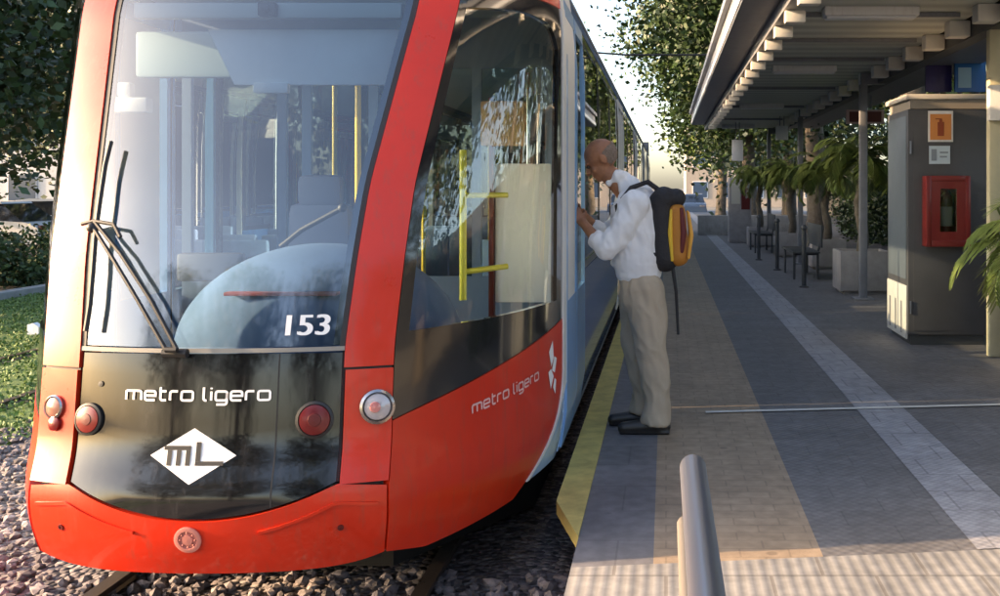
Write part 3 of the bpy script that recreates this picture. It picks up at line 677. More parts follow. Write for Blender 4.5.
leafs = [([(-.05, .10), (-.012, .02), (.03, .06), (.012, .15)], [(0, 1, 2, 3)]), ([(.0, .0), (.05, -.02), (.085, .05), (.04, .065)], [(0, 1, 2, 3)]), ([(-.06, .0), (-.02, -.09), (.03, -.035), (-.015, .01)], [(0, 1, 2, 3)]), ([(.02, -.09), (.06, -.13), (.075, -.06), (.045, -.045)], [(0, 1, 2, 3)])]
on_shell(leafs, uz(550, 370), 'emblem', white_mark, side_r, .007)
# wiper
g = MB(); surf_tube(g, [(118, 146), (113, 170), (108, 200), (104, 232), (101, 270), (98, 305), (95, 331)], .010, .045)
wp = tb(g, 'wiper_blade', black_rub)
g = MB(); surf_tube(g, [(103, 232), (120, 260), (146, 302), (172, 350)], .008, .05); surf_tube(g, [(103, 226), (128, 256), (158, 300), (184, 350)], .008, .05); surf_tube(g, [(172, 350), (184, 350)], .012, .05); surf_tube(g, [(92, 228), (103, 226), (122, 229), (129, 240)], .008, .05)
g.ball(SO(*uz(101, 230), .045), .022, 10, 6); tb(g, 'wiper_arm', black_rub)
g = MB(); surf_tube(g, [(166, 353), (190, 353)], .018, .02); tb(g, 'wiper_pivot', black_rub)

# ------------------------------------------------------------------ platform canopy
CZ = 3.02
cano = thing('platform_canopy', (2.2, 14, 0), 'long flat platform canopy with dark edge beam and pale bracket ends', 'canopy')
slat_m = bpy.data.materials.new('canopy_ceiling'); slat_m.use_nodes = True
t = slat_m.node_tree; b = t.nodes['Principled BSDF']; b.inputs['Roughness'].default_value = .55
tc = node(t, 'ShaderNodeTexCoord'); wv = node(t, 'ShaderNodeTexWave'); wv.bands_direction = 'Y'; wv.inputs['Scale'].default_value = .8; wv.inputs['Distortion'].default_value = .0
t.links.new(tc.outputs['Object'], wv.inputs[0]); cr = node(t, 'ShaderNodeValToRGB'); t.links.new(wv.outputs[0], cr.inputs[0])
cr.color_ramp.elements[0].color = (.42, .43, .38, 1); cr.color_ramp.elements[1].color = (.62, .63, .56, 1); t.links.new(cr.outputs[0], b.inputs['Base Color'])
C0, C1 = 2.62, 27.0
for ya, yb in ((C0, C1),):
    g = MB(); g.prism([(1.10, ya), (2.74, ya + .2), (2.74, yb), (1.10, yb)], 'z', CZ, CZ + .06); tb(g, 'ceiling', slat_m, cano, smooth=0)
    g = MB(); g.box(.60, 3.95, ya + .3, yb, CZ + .34, CZ + .42); g.prism([(.66, ya), (3.5, ya + .34), (3.5, yb - .02), (.66, yb - .02)], 'z', CZ + .08, CZ + .33); tb(g, 'roof_deck', steel_paint, cano, smooth=0)
    for s_ in range(5):                                              # cross ribs under the ceiling near the camera
        pass
    g = MB(); g.prism([(.66, CZ + .335), (.69, CZ + .13), (.80, CZ + .10), (.88, CZ + .13), (.88, CZ + .335)], 'y', ya + .02, yb + .05); tb(g, 'edge_beam', dark_paint, cano, smooth=0)
    g = MB(); g.box(.645, .675, ya + .02, yb, CZ + .10, CZ + .17); tb(g, 'drip_edge', mat('bright_trim', (.75, .75, .74), .3, metal=.2), cano, smooth=0)
    g = MB(); g.box(.99, 1.08, ya + .05, yb, CZ - .05, CZ + .07); tb(g, 'side_beam', steel_paint, cano, smooth=0)
    g = MB(); g.box(2.80, 2.95, ya + .3, yb, CZ - .16, CZ + .07); tb(g, 'rear_beam', dark_paint, cano, smooth=0)
    g = MB(); g.box(2.96, 3.9, ya + .3, yb, CZ + .0, CZ + .06); tb(g, 'rear_soffit', steel_paint, cano, smooth=0)
brk = mat('bracket_cream', (.78, .75, .68), .5, var=.06)
y = 6.2
while y < 25:
    g = MB(); g.box(1.0, 1.17, y - .06, y + .06, CZ - .155, CZ - .052, .012); tb(g, 'bracket', brk, cano)
    if y > 7: g = MB(); g.box(2.60, 2.795, y - .09, y + .09, CZ - .15, CZ - .002, .012); tb(g, 'bracket', brk, cano)
    y += .88
for y in (7.2, 13.9, 20.4, 26.6):
    g = MB(); g.box(2.56, 2.66, y - .05, y + .05, .008, CZ - .17, .012); g.box(2.48, 2.74, y - .13, y + .13, .006, .03, .004); g.box(2.58, 2.90, y - .04, y + .04, CZ - .17, CZ - .02); tb(g, 'column', steel_paint, cano)
g = MB(); g.box(1.12, 2.72, 7.6, 7.64, CZ - .05, CZ - .004); tb(g, 'cross_rib', steel_paint, cano, smooth=0)
for y in (9.2, 10.8, 12.4, 16, 19.6, 23.2): g = MB(); g.box(1.12, 2.58, y, y + .04, CZ - .04, CZ - .004); tb(g, 'cross_rib', steel_paint, cano, smooth=0)
for q, (y, nm) in enumerate(((9.0, 'pale tube lamp on the canopy ceiling nearest the camera'), (13.3, 'pale tube lamp on the canopy ceiling above the palm planters'), (19.2, 'third pale tube lamp along the canopy ceiling'), (25.6, 'farthest pale tube lamp under the canopy end'))):
    l = thing('ceiling_lamp', (1.75, y, CZ - .045), nm, 'lamp', 'tube lamps under the canopy')
    g = MB(); g.box(-.40, .40, -.10, .10, -.03, .045, .006); g.build('housing', white_paint, l, org=(0, 0, 0))
    g = MB(); g.box(-.38, .38, -.075, .075, -.05, -.031, .008); g.build('diffuser', mat('diffuser', (.8, .82, .84), .4), l, org=(0, 0, 0))

# ------------------------------------------------------------------ handrail in the foreground
hr = thing('handrail', (.052, 2.0, 0), 'round grey steel handrail with capped end rising at the pale paving', 'handrail')
g = MB(); e0 = Vector((.054, 2.06, .965)); 
g.tube([(.062, -1.6, .935), (.058, .3, .935), (.052, 2.03, .94), (.052, 2.05, .939)], [.0255, .0255, .0255, .019], 20); tb(g, 'rail', steel, hr)
g = MB(); g.tube([(.056, 1.2, .006), (.056, 1.2, .925)], .02); tb(g, 'post', steel, hr); g = MB(); g.tube([(.060, -1.2, .006), (.060, -1.2, .92)], .02); tb(g, 'post', steel, hr)
g = MB(); g.tube([(.034, -1.6, .855), (.032, 1.94, .86), (.032, 1.955, .86)], [.012, .012, .009], 16); tb(g, 'lower_rail', mat('beige_rail', (.13, .115, .10), .55), hr)

# ------------------------------------------------------------------ equipment cabinet with its signs
CX0, CX1, CY0, CY1 = 2.27, 3.02, 9.85, 10.75
cb = thing('equipment_cabinet', ((CX0 + CX1) / 2, 10.3, 0), 'tall dark grey equipment cabinet with pale top standing on the platform', 'cabinet')
g = MB(); g.box(CX0 + .03, CX1 - .03, CY0 + .03, CY1 - .03, .005, .10); tb(g, 'plinth', dark_paint, cb)
cab_m = mat('cabinet_grey', (.072, .074, .082), .42, var=.14, vscale=2.5, rvar=.1)
g = MB(); g.box(CX0, CX1, CY0, CY1, .10, 2.22, .012); tb(g, 'body', cab_m, cb)
g = MB(); g.box(CX0 - .02, CX1 + .02, CY0 - .02, CY1 + .02, 2.31, 2.36, .01); tb(g, 'cap', mat('cap_grey', (.48, .46, .43), .5), cb)
g = MB(); g.box(CX0 + .02, CX1 - .0, CY0 - .004, CY1 - .01, 2.222, 2.308); tb(g, 'fascia', mat('fascia_beige', (.26, .23, .195), .55), cb, smooth=0)
g = MB(); g.box(CX0 - .006, CX0 - .001, CY0 + .06, CY1 - .06, .62, 2.16, .002); tb(g, 'side_door', mat('cabinet_blue_grey', (.12, .145, .175), .4, var=.1), cb)
g = MB(); g.box(CX0 - .012, CX0 + .004, CY0 + .03, CY1 - .03, .06, .56, .003); lp = tb(g, 'painted_sun_patch', mat('sun_patch_pale', (.60, .60, .57), .5, var=.06), cb)  # pale sheet put in for a patch of sunlight low on the side
for q in (.2, .45, .7):
    g = MB(); g.box(CX0 - .016, CX0 - .0125, CY0 + q, CY0 + q + .05, .10, .40); g.build('grey_bar', steel_paint, lp, org=obj_world(lp), smooth=0)
g = MB(); g.box(CX0 + .05, CX1 - .05, CY0 - .005, CY0 - .001, .14, 2.16, .002); tb(g, 'front_door', cab_m, cb)
g = MB(); g.box(CX0 + .015, CX0 + .03, CY0 - .012, CY0 - .002, .3, .42); tb(g, 'hinge', steel, cb); g = MB(); g.box(CX0 + .015, CX0 + .03, CY0 - .012, CY0 - .002, 1.8, 1.92); tb(g, 'hinge', steel, cb)
def cpx(px, py, d): return ((px - VX) / F * d, EYE - (py - VY) / F * d)
D_ = CY0 - .008
sg = thing('fire_sign', (2.58, D_, 2.05), 'square orange and white fire extinguisher sign on the cabinet', 'sign')
x0, z1 = cpx(928, 111, D_); x1, z0 = cpx(953, 142, D_)
g = MB(); g.box(x0, x1, D_ - .006, D_, z0, z1); tb(g, 'plate', white_paint, sg, smooth=0)
g = MB(); g.box(x0 + .018, x1 - .018, D_ - .009, D_ - .0065, z0 + .02, z1 - .03); tb(g, 'orange_field', mat('sign_orange', (.72, .28, .08), .5), sg, smooth=0)
mx = (x0 + x1) / 2; mz = (z0 + z1) / 2
g = MB(); g.box(mx - .03, mx + .03, D_ - .012, D_ - .0095, mz - .09, mz + .04); g.box(mx - .014, mx + .014, D_ - .012, D_ - .0095, mz + .04, mz + .065); g.box(mx - .05, mx + .01, D_ - .012, D_ - .0095, mz + .065, mz + .075); tb(g, 'pictogram', mat('sign_brown', (.30, .06, .02), .5), sg, smooth=0)
x0, z1 = cpx(929, 146, D_); x1, z0 = cpx(950, 164, D_)
sg = thing('notice_plate', (mx, D_, 1.8), 'small pale blue notice plate below the orange sign', 'sign')
g = MB(); g.box(x0, x1, D_ - .006, D_, z0, z1); tb(g, 'plate', mat('pale_blue_plate', (.55, .66, .74), .4), sg, smooth=0)
g = MB(); g.box(x0 + .02, x0 + .07, D_ - .009, D_ - .0065, z0 + .03, z1 - .03); g.box(x0 + .1, x1 - .02, D_ - .009, D_ - .0065, z0 + .1, z0 + .115); g.box(x0 + .1, x1 - .03, D_ - .009, D_ - .0065, z0 + .06, z0 + .075); tb(g, 'print', mat('print_grey', (.25, .3, .36), .5), sg, smooth=0)
x0, z1 = cpx(922, 176, D_); x1, z0 = cpx(966, 246, D_)
fb = thing('extinguisher_box', ((x0 + x1) / 2, D_, z0), 'dark red fire extinguisher box with a glazed door on the cabinet', 'fire box')
box_red = mat('box_red', (.20, .014, .012), .4, coat=.3)
g = MB(); yb = D_; g.box(x0, x0 + .05, yb - .16, yb, z0, z1, .008); g.box(x1 - .05, x1, yb - .16, yb, z0, z1, .008); g.box(x0 + .05, x1 - .05, yb - .16, yb, z1 - .05, z1, .008); g.box(x0 + .05, x1 - .05, yb - .16, yb, z0, z0 + .06, .008); g.box(x0 + .05, x1 - .05, yb - .01, yb, z0 + .06, z1 - .05); tb(g, 'case', box_red, fb)
g = MB(); g.box(x0 + .05, x0 + .13, yb - .158, yb - .15, z0 + .06, z1 - .05); g.box(x1 - .13, x1 - .05, yb - .158, yb - .15, z0 + .06, z1 - .05); g.box(x0 + .13, x1 - .13, yb - .158, yb - .15, z0 + .06, z0 + .14); g.box(x0 + .13, x1 - .13, yb - .158, yb - .15, z1 - .12, z1 - .05); dr = tb(g, 'door', box_red, fb, smooth=0)
g = MB(); g.box(x0 + .13, x1 - .13, yb - .155, yb - .152, z0 + .14, z1 - .12); g.build('door_glass', glass_side, dr, org=obj_world(dr), smooth=0)
mx = (x0 + x1) / 2
ex = thing('fire_extinguisher', (mx, yb - .08, z0 + .065), 'red fire extinguisher with pale label behind the box glass', 'extinguisher')
g = MB(); g.lathe([(.05, 0), (.055, .02), (.055, .36), (.045, .41), (.02, .43), (.018, .46), (.001, .462)], (mx, yb - .08, z0 + .07)); tb(g, 'cylinder', lens_red, ex)
g = MB(); g.box(mx - .05, mx + .02, yb - .09, yb - .07, z0 + .53, z0 + .55, .004); g.tube([(mx + .02, yb - .08, z0 + .52), (mx + .065, yb - .09, z0 + .46), (mx + .06, yb - .1, z0 + .2)], .008); tb(g, 'hose', black_rub, ex)
g = MB(); g.lathe([(.0565, .12), (.0565, .30)], (mx, yb - .08, z0 + .07)); tb(g, 'paper_label', mat('label_pale', (.7, .55, .5), .5), ex)

# ------------------------------------------------------------------ far right: totem post, boards
tp = thing('display_post', (2.9, 9.2, 0), 'cream display post with white box at the right edge', 'display post')
g = MB(); g.box(2.82, 2.96, 9.15, 9.25, .006, 2.98, .01); tb(g, 'post', mat('cream_post', (.56, .52, .36), .5, var=.08), tp)
g = MB(); g.box(2.79, 3.4, 9.05, 9.14, 2.06, 2.37, .012); tb(g, 'display_box', white_paint, tp)
x0, z1 = cpx(955, 58, 13.0); x1, z0 = cpx(986, 92, 13.0)
bb = thing('blue_board', ((x0 + x1) / 2, 13, 0), 'bright blue poster board behind the cabinet top', 'sign')
g = MB(); g.box(x0, x1, 13.0, 13.05, z0, z1, .004); tb(g, 'board', mat('poster_blue', (.03, .19, .55), .3), bb)
g = MB(); g.box(x0 + .04, x0 + .2, 12.994, 12.998, z0 + .05, z1 - .12); tb(g, 'pale_picture', mat('poster_pale', (.45, .68, .85), .4), bb, smooth=0)
g = MB(); g.tube([(x0 + .08, 13.08, 0), (x0 + .08, 13.08, z1)], .03); tb(g, 'post', steel_paint, bb); g = MB(); g.tube([(x1 - .08, 13.08, 0), (x1 - .08, 13.08, z1)], .03); tb(g, 'post', steel_paint, bb)
pb = thing('purple_board', (3.4, 12.4, 0), 'dark purple poster board behind the cabinet top', 'sign')
x0, z1 = cpx(926, 60, 13.2); x1, z0 = cpx(952, 92, 13.2)
g = MB(); g.box(x0, x1, 13.2, 13.25, z0, z1, .004); tb(g, 'board', mat('poster_purple', (.07, .055, .22), .35), pb)
g = MB(); g.tube([((x0 + x1) / 2, 13.28, 0), ((x0 + x1) / 2, 13.28, z1)], .035); tb(g, 'post', steel_paint, pb)
# hanging signs under the canopy
for (a, b_, c_, d_, D, m, lab) in ((732, 140, 743, 161, 24.5, white_paint, 'small white hanging sign at the far canopy end'), (776, 126, 788, 140, 22.5, white_paint, 'small white hanging sign nearer along the canopy'), (846, 110, 884, 124, 17.5, mat('sign_pink', (.62, .42, .40), .5), 'long pink and white hanging sign near the cabinet')):
    x0, z1 = cpx(a, b_, D); x1, z0 = cpx(c_, d_, D)
    hs_ = thing('hanging_sign', ((x0 + x1) / 2, D, z0), lab, 'sign', 'signs hanging under the canopy')
    g = MB(); g.box(x0, x1, D - .03, D + .03, z0, z1, .006); pl_ = tb(g, 'panel', m, hs_)
    g = MB(); g.tube([((x0 * 2 + x1) / 3, D, z1), ((x0 * 2 + x1) / 3, D, CZ)], .01); tb(g, 'hanger', steel_paint, hs_); g = MB(); g.tube([((x0 + x1 * 2) / 3, D, z1), ((x0 + x1 * 2) / 3, D, CZ)], .01); tb(g, 'hanger', steel_paint, hs_)
    if D < 18: g = MB(); g.box(x0 + .05, (x0 + x1) / 2 - .03, D - .036, D - .032, z0 + .03, z1 - .03); g.box((x0 + x1) / 2 + .03, x1 - .05, D - .036, D - .032, z0 + .03, z1 - .03); g.build('print', red_dark, pl_, org=obj_world(pl_), smooth=0)

# ------------------------------------------------------------------ planters, palms, benches, bins along the platform
pl_m = mat('planter_stone', (.34, .32, .31), .8, var=.14, bump=.2)
def planter(x, y, w_, h, lab):
    o = thing('planter', (x, y, 0), lab, 'planter', 'concrete planters along the platform')
    g = MB(); k = .045; h0 = .004
    for a in ((-w_ / 2, w_ / 2, -w_ / 2, -w_ / 2 + k), (-w_ / 2, w_ / 2, w_ / 2 - k, w_ / 2), (-w_ / 2, -w_ / 2 + k, -w_ / 2 + k, w_ / 2 - k), (w_ / 2 - k, w_ / 2, -w_ / 2 + k, w_ / 2 - k)): g.box(*a, .05, h, .006)
    g.box(-w_ / 2 + .05, w_ / 2 - .05, -w_ / 2 + .05, w_ / 2 - .05, h0, .08); g.build('shell', pl_m, o, org=(0, 0, 0))
    g = MB(); g.box(-w_ / 2 + k, w_ / 2 - k, -w_ / 2 + k, w_ / 2 - k, .08, h - .06); g.build('soil', mat('soil', (.04, .03, .022), .95, bump=.5), o, org=(0, 0, 0), smooth=0)
    return o
def frond(mb, base, az, length, lift, droop, n=7, leaf=.20, wid=.012):
    """one arching frond: a midrib with paired leaflets"""
    pts = []; a = Vector((math.cos(az), math.sin(az), 0)); p = Vector(base); ang = lift
    for i in range(n + 1):
        pts.append(p.copy()); p = p + (a * math.cos(ang) + Vector((0, 0, 1)) * math.sin(ang)) * length / n; ang -= droop / n * (1 + i / n)
    mb.tube(pts, [.012 * (1 - .8 * i / n) + .002 for i in range(n + 1)], 4)
    s_ = Vector((-a.y, a.x, 0)); m_ = n * 4
    for i in range(3, m_):
        f = i / m_ * n; j = min(n - 1, int(f)); q = pts[j].lerp(pts[j + 1], f - j); d = (pts[j + 1] - pts[j]).normalized(); ll = leaf * (.45 + 1.1 * math.sin(math.pi * min(1, i / m_ * .92 + .05)))
        for sg in (-1, 1):
            t_ = (s_ * sg * .8 + d * .62 + Vector((0, 0, -.25 - random.random() * .25))).normalized(); nn = t_.cross(Vector((0, 0, 1)) + s_ * .2).normalized() * wid
            mb.add([q - nn, q + nn, q + t_ * ll * .6 + nn * .7, q + t_ * ll, q + t_ * ll * .6 - nn * .7], [(0, 1, 2, 3, 4)])
def palm(x, y, z0, h, n, length, lab, grp='palms in the planters', leaf=.2, cat='palm'):
    o = thing('potted_palm', (x, y, z0), lab, cat, grp)
    g = MB(); zz = 0; pts = []; rad = []
    k = 9
    for i in range(k + 1): pts.append((.03 * math.sin(i), .03 * math.cos(i * 1.3), h * i / k)); rad.append(.075 * (1 - .25 * i / k) + .012 * (i % 2))
    g.tube(pts, rad, 10); g.build('trunk', bark, o, org=(0, 0, 0))
    g = MB()
    for q in range(n):
        frond(g, (0, 0, h - .06 + .08 * random.random()), q * 2.4 + random.random() * .5, length * random.uniform(.75, 1.1), R(random.uniform(-5, 78)), R(random.uniform(70, 130)), leaf=leaf)
    g.build('crown', palm_leaf, o, org=(0, 0, 0), smooth=0, fix=False)
    return o
specs = [(2.77, 14.9, .70, .60, 'pale square planter nearest the dark cabinet', 'spreading palm in the planter nearest the cabinet', 1.35),
         (2.95, 19.3, .62, .55, 'second pale square planter from the cabinet', 'bushy palm in the second planter from the cabinet', 1.25),
         (2.7, 22.6, .6, .52, 'third pale square planter from the cabinet', 'green palm in the third planter from the cabinet', 1.3),
         (2.35, 26.4, .6, .5, 'square planter at the far end of the canopy', 'small palm at the far end of the canopy', 1.3)]
for (x, y, w_, h, l1, l2, th) in specs:
    planter(x, y, w_, h, l1); palm(x, y, h - .07, th, 44, .85, l2, leaf=.17)
# the palm whose fronds reach in at the right edge
planter(3.12, 8.2, .7, .6, 'planter at the right edge beside the display post')
palm(3.12, 8.2, .53, .45, 34, 1.05, 'palm at the right edge reaching over the cabinet front', leaf=.24)
def bench(x, y, lab):
    o = thing('bench', (x, y, 0), lab, 'bench', 'metal benches on the platform')
    g = MB(); g.box(-.22, .22, -.8, .8, .43, .46, .01); g.build('seat', dark_paint, o, org=(0, 0, 0))
    g = MB(); g.box(.23, .26, -.8, .8, .52, .88, .01); g.build('backrest', dark_paint, o, org=(0, 0, 0))
    for sy in (-.65, .65):
        g = MB(); g.tube([(-.18, sy, .005), (-.18, sy, .43)], .02); g.tube([(.2, sy, .005), (.2, sy, .43), (.245, sy, .6), (.245, sy, .85)], .02); g.tube([(-.18, sy, .41), (.2, sy, .41)], .015); g.build('leg', dark_paint, o, org=(0, 0, 0))
bench(2.25, 17.6, 'grey metal bench between the two nearer planters'); bench(2.2, 24.4, 'grey metal bench near the far canopy end')
def bollard(x, y, lab):
    o = thing('bollard', (x, y, 0), lab, 'bollard', 'dark slim posts on the platform')
    g = MB(); g.lathe([(.07, .005), (.07, .02), (.035, .03), (.035, .86), (.05, .87), (.05, .9), (.03, .93), (.001, .935)]); g.build('post', dark_paint, o, org=(0, 0, 0))
for x, y, l in ((2.05, 15.6, 'dark slim post left of the near planter'), (2.0, 18.9, 'dark slim post beside the second planter'), (1.9, 21.5, 'dark slim post beside the third planter')): bollard(x, y, l)
lb = thing('ticket_machine', (2.0, 28.5, 0), 'pale ticket machine with red panel beyond the canopy end', 'machine')
g = MB(); g.box(1.7, 2.3, 28.3, 28.9, .005, 1.75, .03); tb(g, 'body', pl_m, lb)
g = MB(); g.box(1.76, 2.0, 28.288, 28.298, 1.05, 1.6); tb(g, 'screen', mat('screen_pale', (.6, .58, .5), .3), lb, smooth=0); g = MB(); g.box(2.03, 2.26, 28.288, 28.298, .9, 1.62); tb(g, 'red_panel', red_dark, lb, smooth=0)
lw = MB(); lw.box(1.0, 4.5, 33.0, 33.25, 0, .62, .02); tag(lw.build('low_wall', concrete, smooth=30), 'low pale wall across the far end of the platform', 'wall')

# ------------------------------------------------------------------ trees, hedges, buildings, cars
def tree(x, y, z0, h, cr_, m, lab, n=70, per=130, leaf=.20, grp='trees round the stop', squash=.8, low=.3, ctr=None, spread=.14):
    o = thing('tree', (x, y, z0), lab, 'tree', grp)
    g = MB(); th = h * .55; top = (random.uniform(-.3, .3), random.uniform(-.3, .3), th); r0 = .028 * h
    g.tube([(0, 0, 0), (.02, 0, th * .1), (top[0] * .5, top[1] * .5, th * .55), top], [r0 * 1.35, r0, r0 * .8, r0 * .55], 10)
    cc = Vector((ctr or (0, 0, h * .66))); cs = []
    for q in range(n):
        while True:
            p = Vector((random.uniform(-1, 1), random.uniform(-1, 1), random.uniform(-1, 1)))
            if .25 < p.length < 1: break
        p = Vector((p.x * cr_, p.y * cr_, p.z * cr_ * squash)) * (.75 + .4 * random.random()) + cc
        p.z = max(p.z, h * low); cs.append(p)
    for q in range(9):
        e_ = cs[q * 5 % n]; b0 = Vector(top) * random.uniform(.55, 1); mid = b0.lerp(e_, .5) + Vector((0, 0, .25)); g.tube([b0, mid, e_], [r0 * .42, r0 * .25, r0 * .08], 6)
    g.build('trunk', bark, o, org=(0, 0, 0))
    leaves('crown', [tuple(c_) for c_ in cs], cr_ * spread, per, leaf, m, o, org=(0, 0, 0))
    return o
# leafy trees beyond the canopy, closing the view over the tram
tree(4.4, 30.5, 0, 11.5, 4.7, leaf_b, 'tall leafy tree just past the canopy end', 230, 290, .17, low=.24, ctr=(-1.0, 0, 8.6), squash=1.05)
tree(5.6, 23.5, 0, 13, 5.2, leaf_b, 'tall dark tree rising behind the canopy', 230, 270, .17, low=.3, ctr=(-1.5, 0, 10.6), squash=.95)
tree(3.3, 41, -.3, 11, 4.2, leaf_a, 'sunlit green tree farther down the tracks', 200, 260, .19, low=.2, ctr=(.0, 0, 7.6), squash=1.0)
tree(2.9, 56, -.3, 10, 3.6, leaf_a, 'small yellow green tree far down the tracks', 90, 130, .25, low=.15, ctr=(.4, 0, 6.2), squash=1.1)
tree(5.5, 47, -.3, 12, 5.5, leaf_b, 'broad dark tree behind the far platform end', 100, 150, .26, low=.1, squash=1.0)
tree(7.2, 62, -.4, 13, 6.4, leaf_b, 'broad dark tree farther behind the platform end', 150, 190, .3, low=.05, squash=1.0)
# trees and hedge behind the platform on the right
for q, (x, y, h, c_, l) in enumerate(((8.2, 12.5, 8.5, 3.4, 'dark leafy tree behind the cabinet'), (7.4, 18.5, 9, 3.6, 'dark leafy tree behind the near planter'), (7.6, 26, 9, 3.8, 'dark leafy tree behind the far planters'), (8.4, 35, 9.5, 4.2, 'dark leafy tree behind the low wall'), (8.0, 5.2, 9, 3.7, 'unseen dark leafy tree added to shade the near platform'))):  # last tree is unseen, put in to shade the near platform
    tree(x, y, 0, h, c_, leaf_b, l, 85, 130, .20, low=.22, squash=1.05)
def hedge(name, x0, x1, y0, y1, z0, z1, m, lab, n, per, leaf, group=None):
    o = thing(name, ((x0 + x1) / 2, (y0 + y1) / 2, z0), lab, 'hedge', group); cs = [(random.uniform(x0, x1), random.uniform(y0, y1), random.uniform(z0 + .05, z1)) for _ in range(n)]
    leaves('foliage', cs, .13, per, leaf, m, o); g = MB()
    k = max(2, int(max(x1 - x0, y1 - y0) / 1.2))
    for q in range(k):
        f = (q + .5) / k; px = (x0 + x1) / 2 if (y1 - y0) > (x1 - x0) else x0 + (x1 - x0) * f; py = y0 + (y1 - y0) * f if (y1 - y0) > (x1 - x0) else (y0 + y1) / 2
        g.tube([(px, py, z0), (px + .05, py, z0 + (z1 - z0) * .6)], [.03, .012], 6)
    g.build('stems', bark, o); return o
hedge('hedge', 5.3, 6.3, 7, 34, 0, 1.5, leaf_b, 'dark clipped hedge behind the platform planters', 420, 60, .11)
hedge('hedge', -13.2, -12.0, 12, 34, -.36, .56, leaf_c, 'green clipped hedge beyond the turf on the left', 420, 90, .10)
fw = MB(); fw.box(9.0, 9.25, -4, 60, -.4, 2.4, .02); tag(fw.build('boundary_wall', concrete_dk, smooth=30), 'long dark wall behind the platform trees', 'wall')
# cars on the road at the left
def car(x, y, z0, paint, lab, rz=0, grp='cars parked by the road'):
    o = thing('parked_car', (x, y, z0), lab, 'car', grp, rz)
    L_, W_ = 4.2, .86; g = MB()
    prof = [(-2.1, .35), (-2.08, .72), (-1.95, .86), (-1.2, .95), (1.0, .97), (1.75, .93), (2.05, .78), (2.1, .35)]
    g.prism(prof, 'y', -W_, W_); g.build('body', paint, o, org=(0, 0, 0), smooth=25)
    g = MB(); pr2 = [(-1.15, .955), (-.42, 1.42), (.0, 1.47), (.95, 1.44), (1.62, .95)]; vs = []; n = len(pr2)
    for sg in (-1, 1):
        for (a, c_) in pr2: vs.append((a, sg * (W_ - .06 - .16 * max(0, (c_ - .95) / .5)), c_))
    g.add(vs, [tuple(range(n)), tuple(range(2 * n - 1, n - 1, -1))] + [(i, n + i, n + (i + 1) % n, (i + 1) % n) for i in range(n)]); g.build('cabin_glass', black_gl, o, org=(0, 0, 0), smooth=25)
    g = MB(); g.prism([(-.46, 1.40), (-.40, 1.45), (.0, 1.50), (.96, 1.47), (1.0, 1.42)], 'y', -.68, .68); g.build('roof', paint, o, org=(0, 0, 0), smooth=25)
    for wx in (-1.3, 1.3):
        for sg in (-1, 1):
            M_ = Matrix.Translation((wx, sg * .80, .31)) @ Matrix.Rotation(R(90), 4, 'X'); g = MB(); g.lathe([(.16, -.1), (.31, -.1), (.31, .1), (.16, .1)], (0, 0, 0), 20, M_); w_ = g.build('wheel', black_rub, o, org=(0, 0, 0))
            g = MB(); g.lathe([(.18, -.105), (.18, .105)], (0, 0, 0), 14, M_); g.build('rim', silver, w_, org=(0, 0, 0))
    for sg in (-1, 1):
        g = MB(); g.box(-2.11, -2.0, sg * .6 - .16, sg * .6 + .16, .68, .80, .02); g.build('headlight', lens_clear, o, org=(0, 0, 0)); g = MB(); g.box(2.0, 2.11, sg * .65 - .12, sg * .65 + .12, .7, .85, .02); g.build('tail_light', lens_red, o, org=(0, 0, 0))
    return o
car(-18.6, 28.5, -.36, white_paint, 'white car parked behind the left hedge', 0)
car(-20.6, 34.5, -.36, mat('car_pale', (.62, .64, .68), .25, coat=1), 'pale grey car parked farther back than the white one', R(8))
car(-28.5, 38.5, -.36, silver, 'silver car parked by the pale building', R(90))
car(1.6, 66, -.36, mat('car_slate', (.16, .22, .32), .25, coat=1), 'slate blue car far beyond the platform', R(90))
# pale buildings behind the trees on the left
def building(x0, x1, y0, y1, h, m, lab, storeys, bays):
    o = thing('building', ((x0 + x1) / 2, (y0 + y1) / 2, -.4), lab, 'building'); tb(MB().box(x0, x1, y0, y1, -.4, h), 'wall', m, o, smooth=0)
    tb(MB().box(x0 - .25, x1 + .25, y0 - .25, y1 + .25, h + .003, h + .3, .03), 'roof', concrete, o)
    sh = (h + .4) / storeys; bw = (x1 - x0) / bays
    for i in range(storeys):
        for j in range(bays):
            xa = x0 + bw * (j + .25); za = -.4 + sh * (i + .3)
            f = tb(MB().box(xa - .06, xa + bw * .5 + .06, y0 - .05, y0 - .003, za - .06, za + sh * .5 + .06), 'window', white_paint, o, smooth=0)
            MB().box(xa, xa + bw * .5, y0 - .07, y0 - .053, za, za + sh * .5).build('pane', mat('far_glass', (.05, .08, .13), .08, coat=1), f, org=obj_world(f), smooth=0)
    return o
building(-62, -30, 62, 76, 9.5, mat('render_pale', (.55, .56, .58), .8, var=.08), 'pale rendered building beyond the parked cars', 3, 10)
building(2, 16, 105, 118, 12, mat('render_tan', (.36, .30, .24), .8, var=.08), 'tan building far beyond the platform', 4, 5)
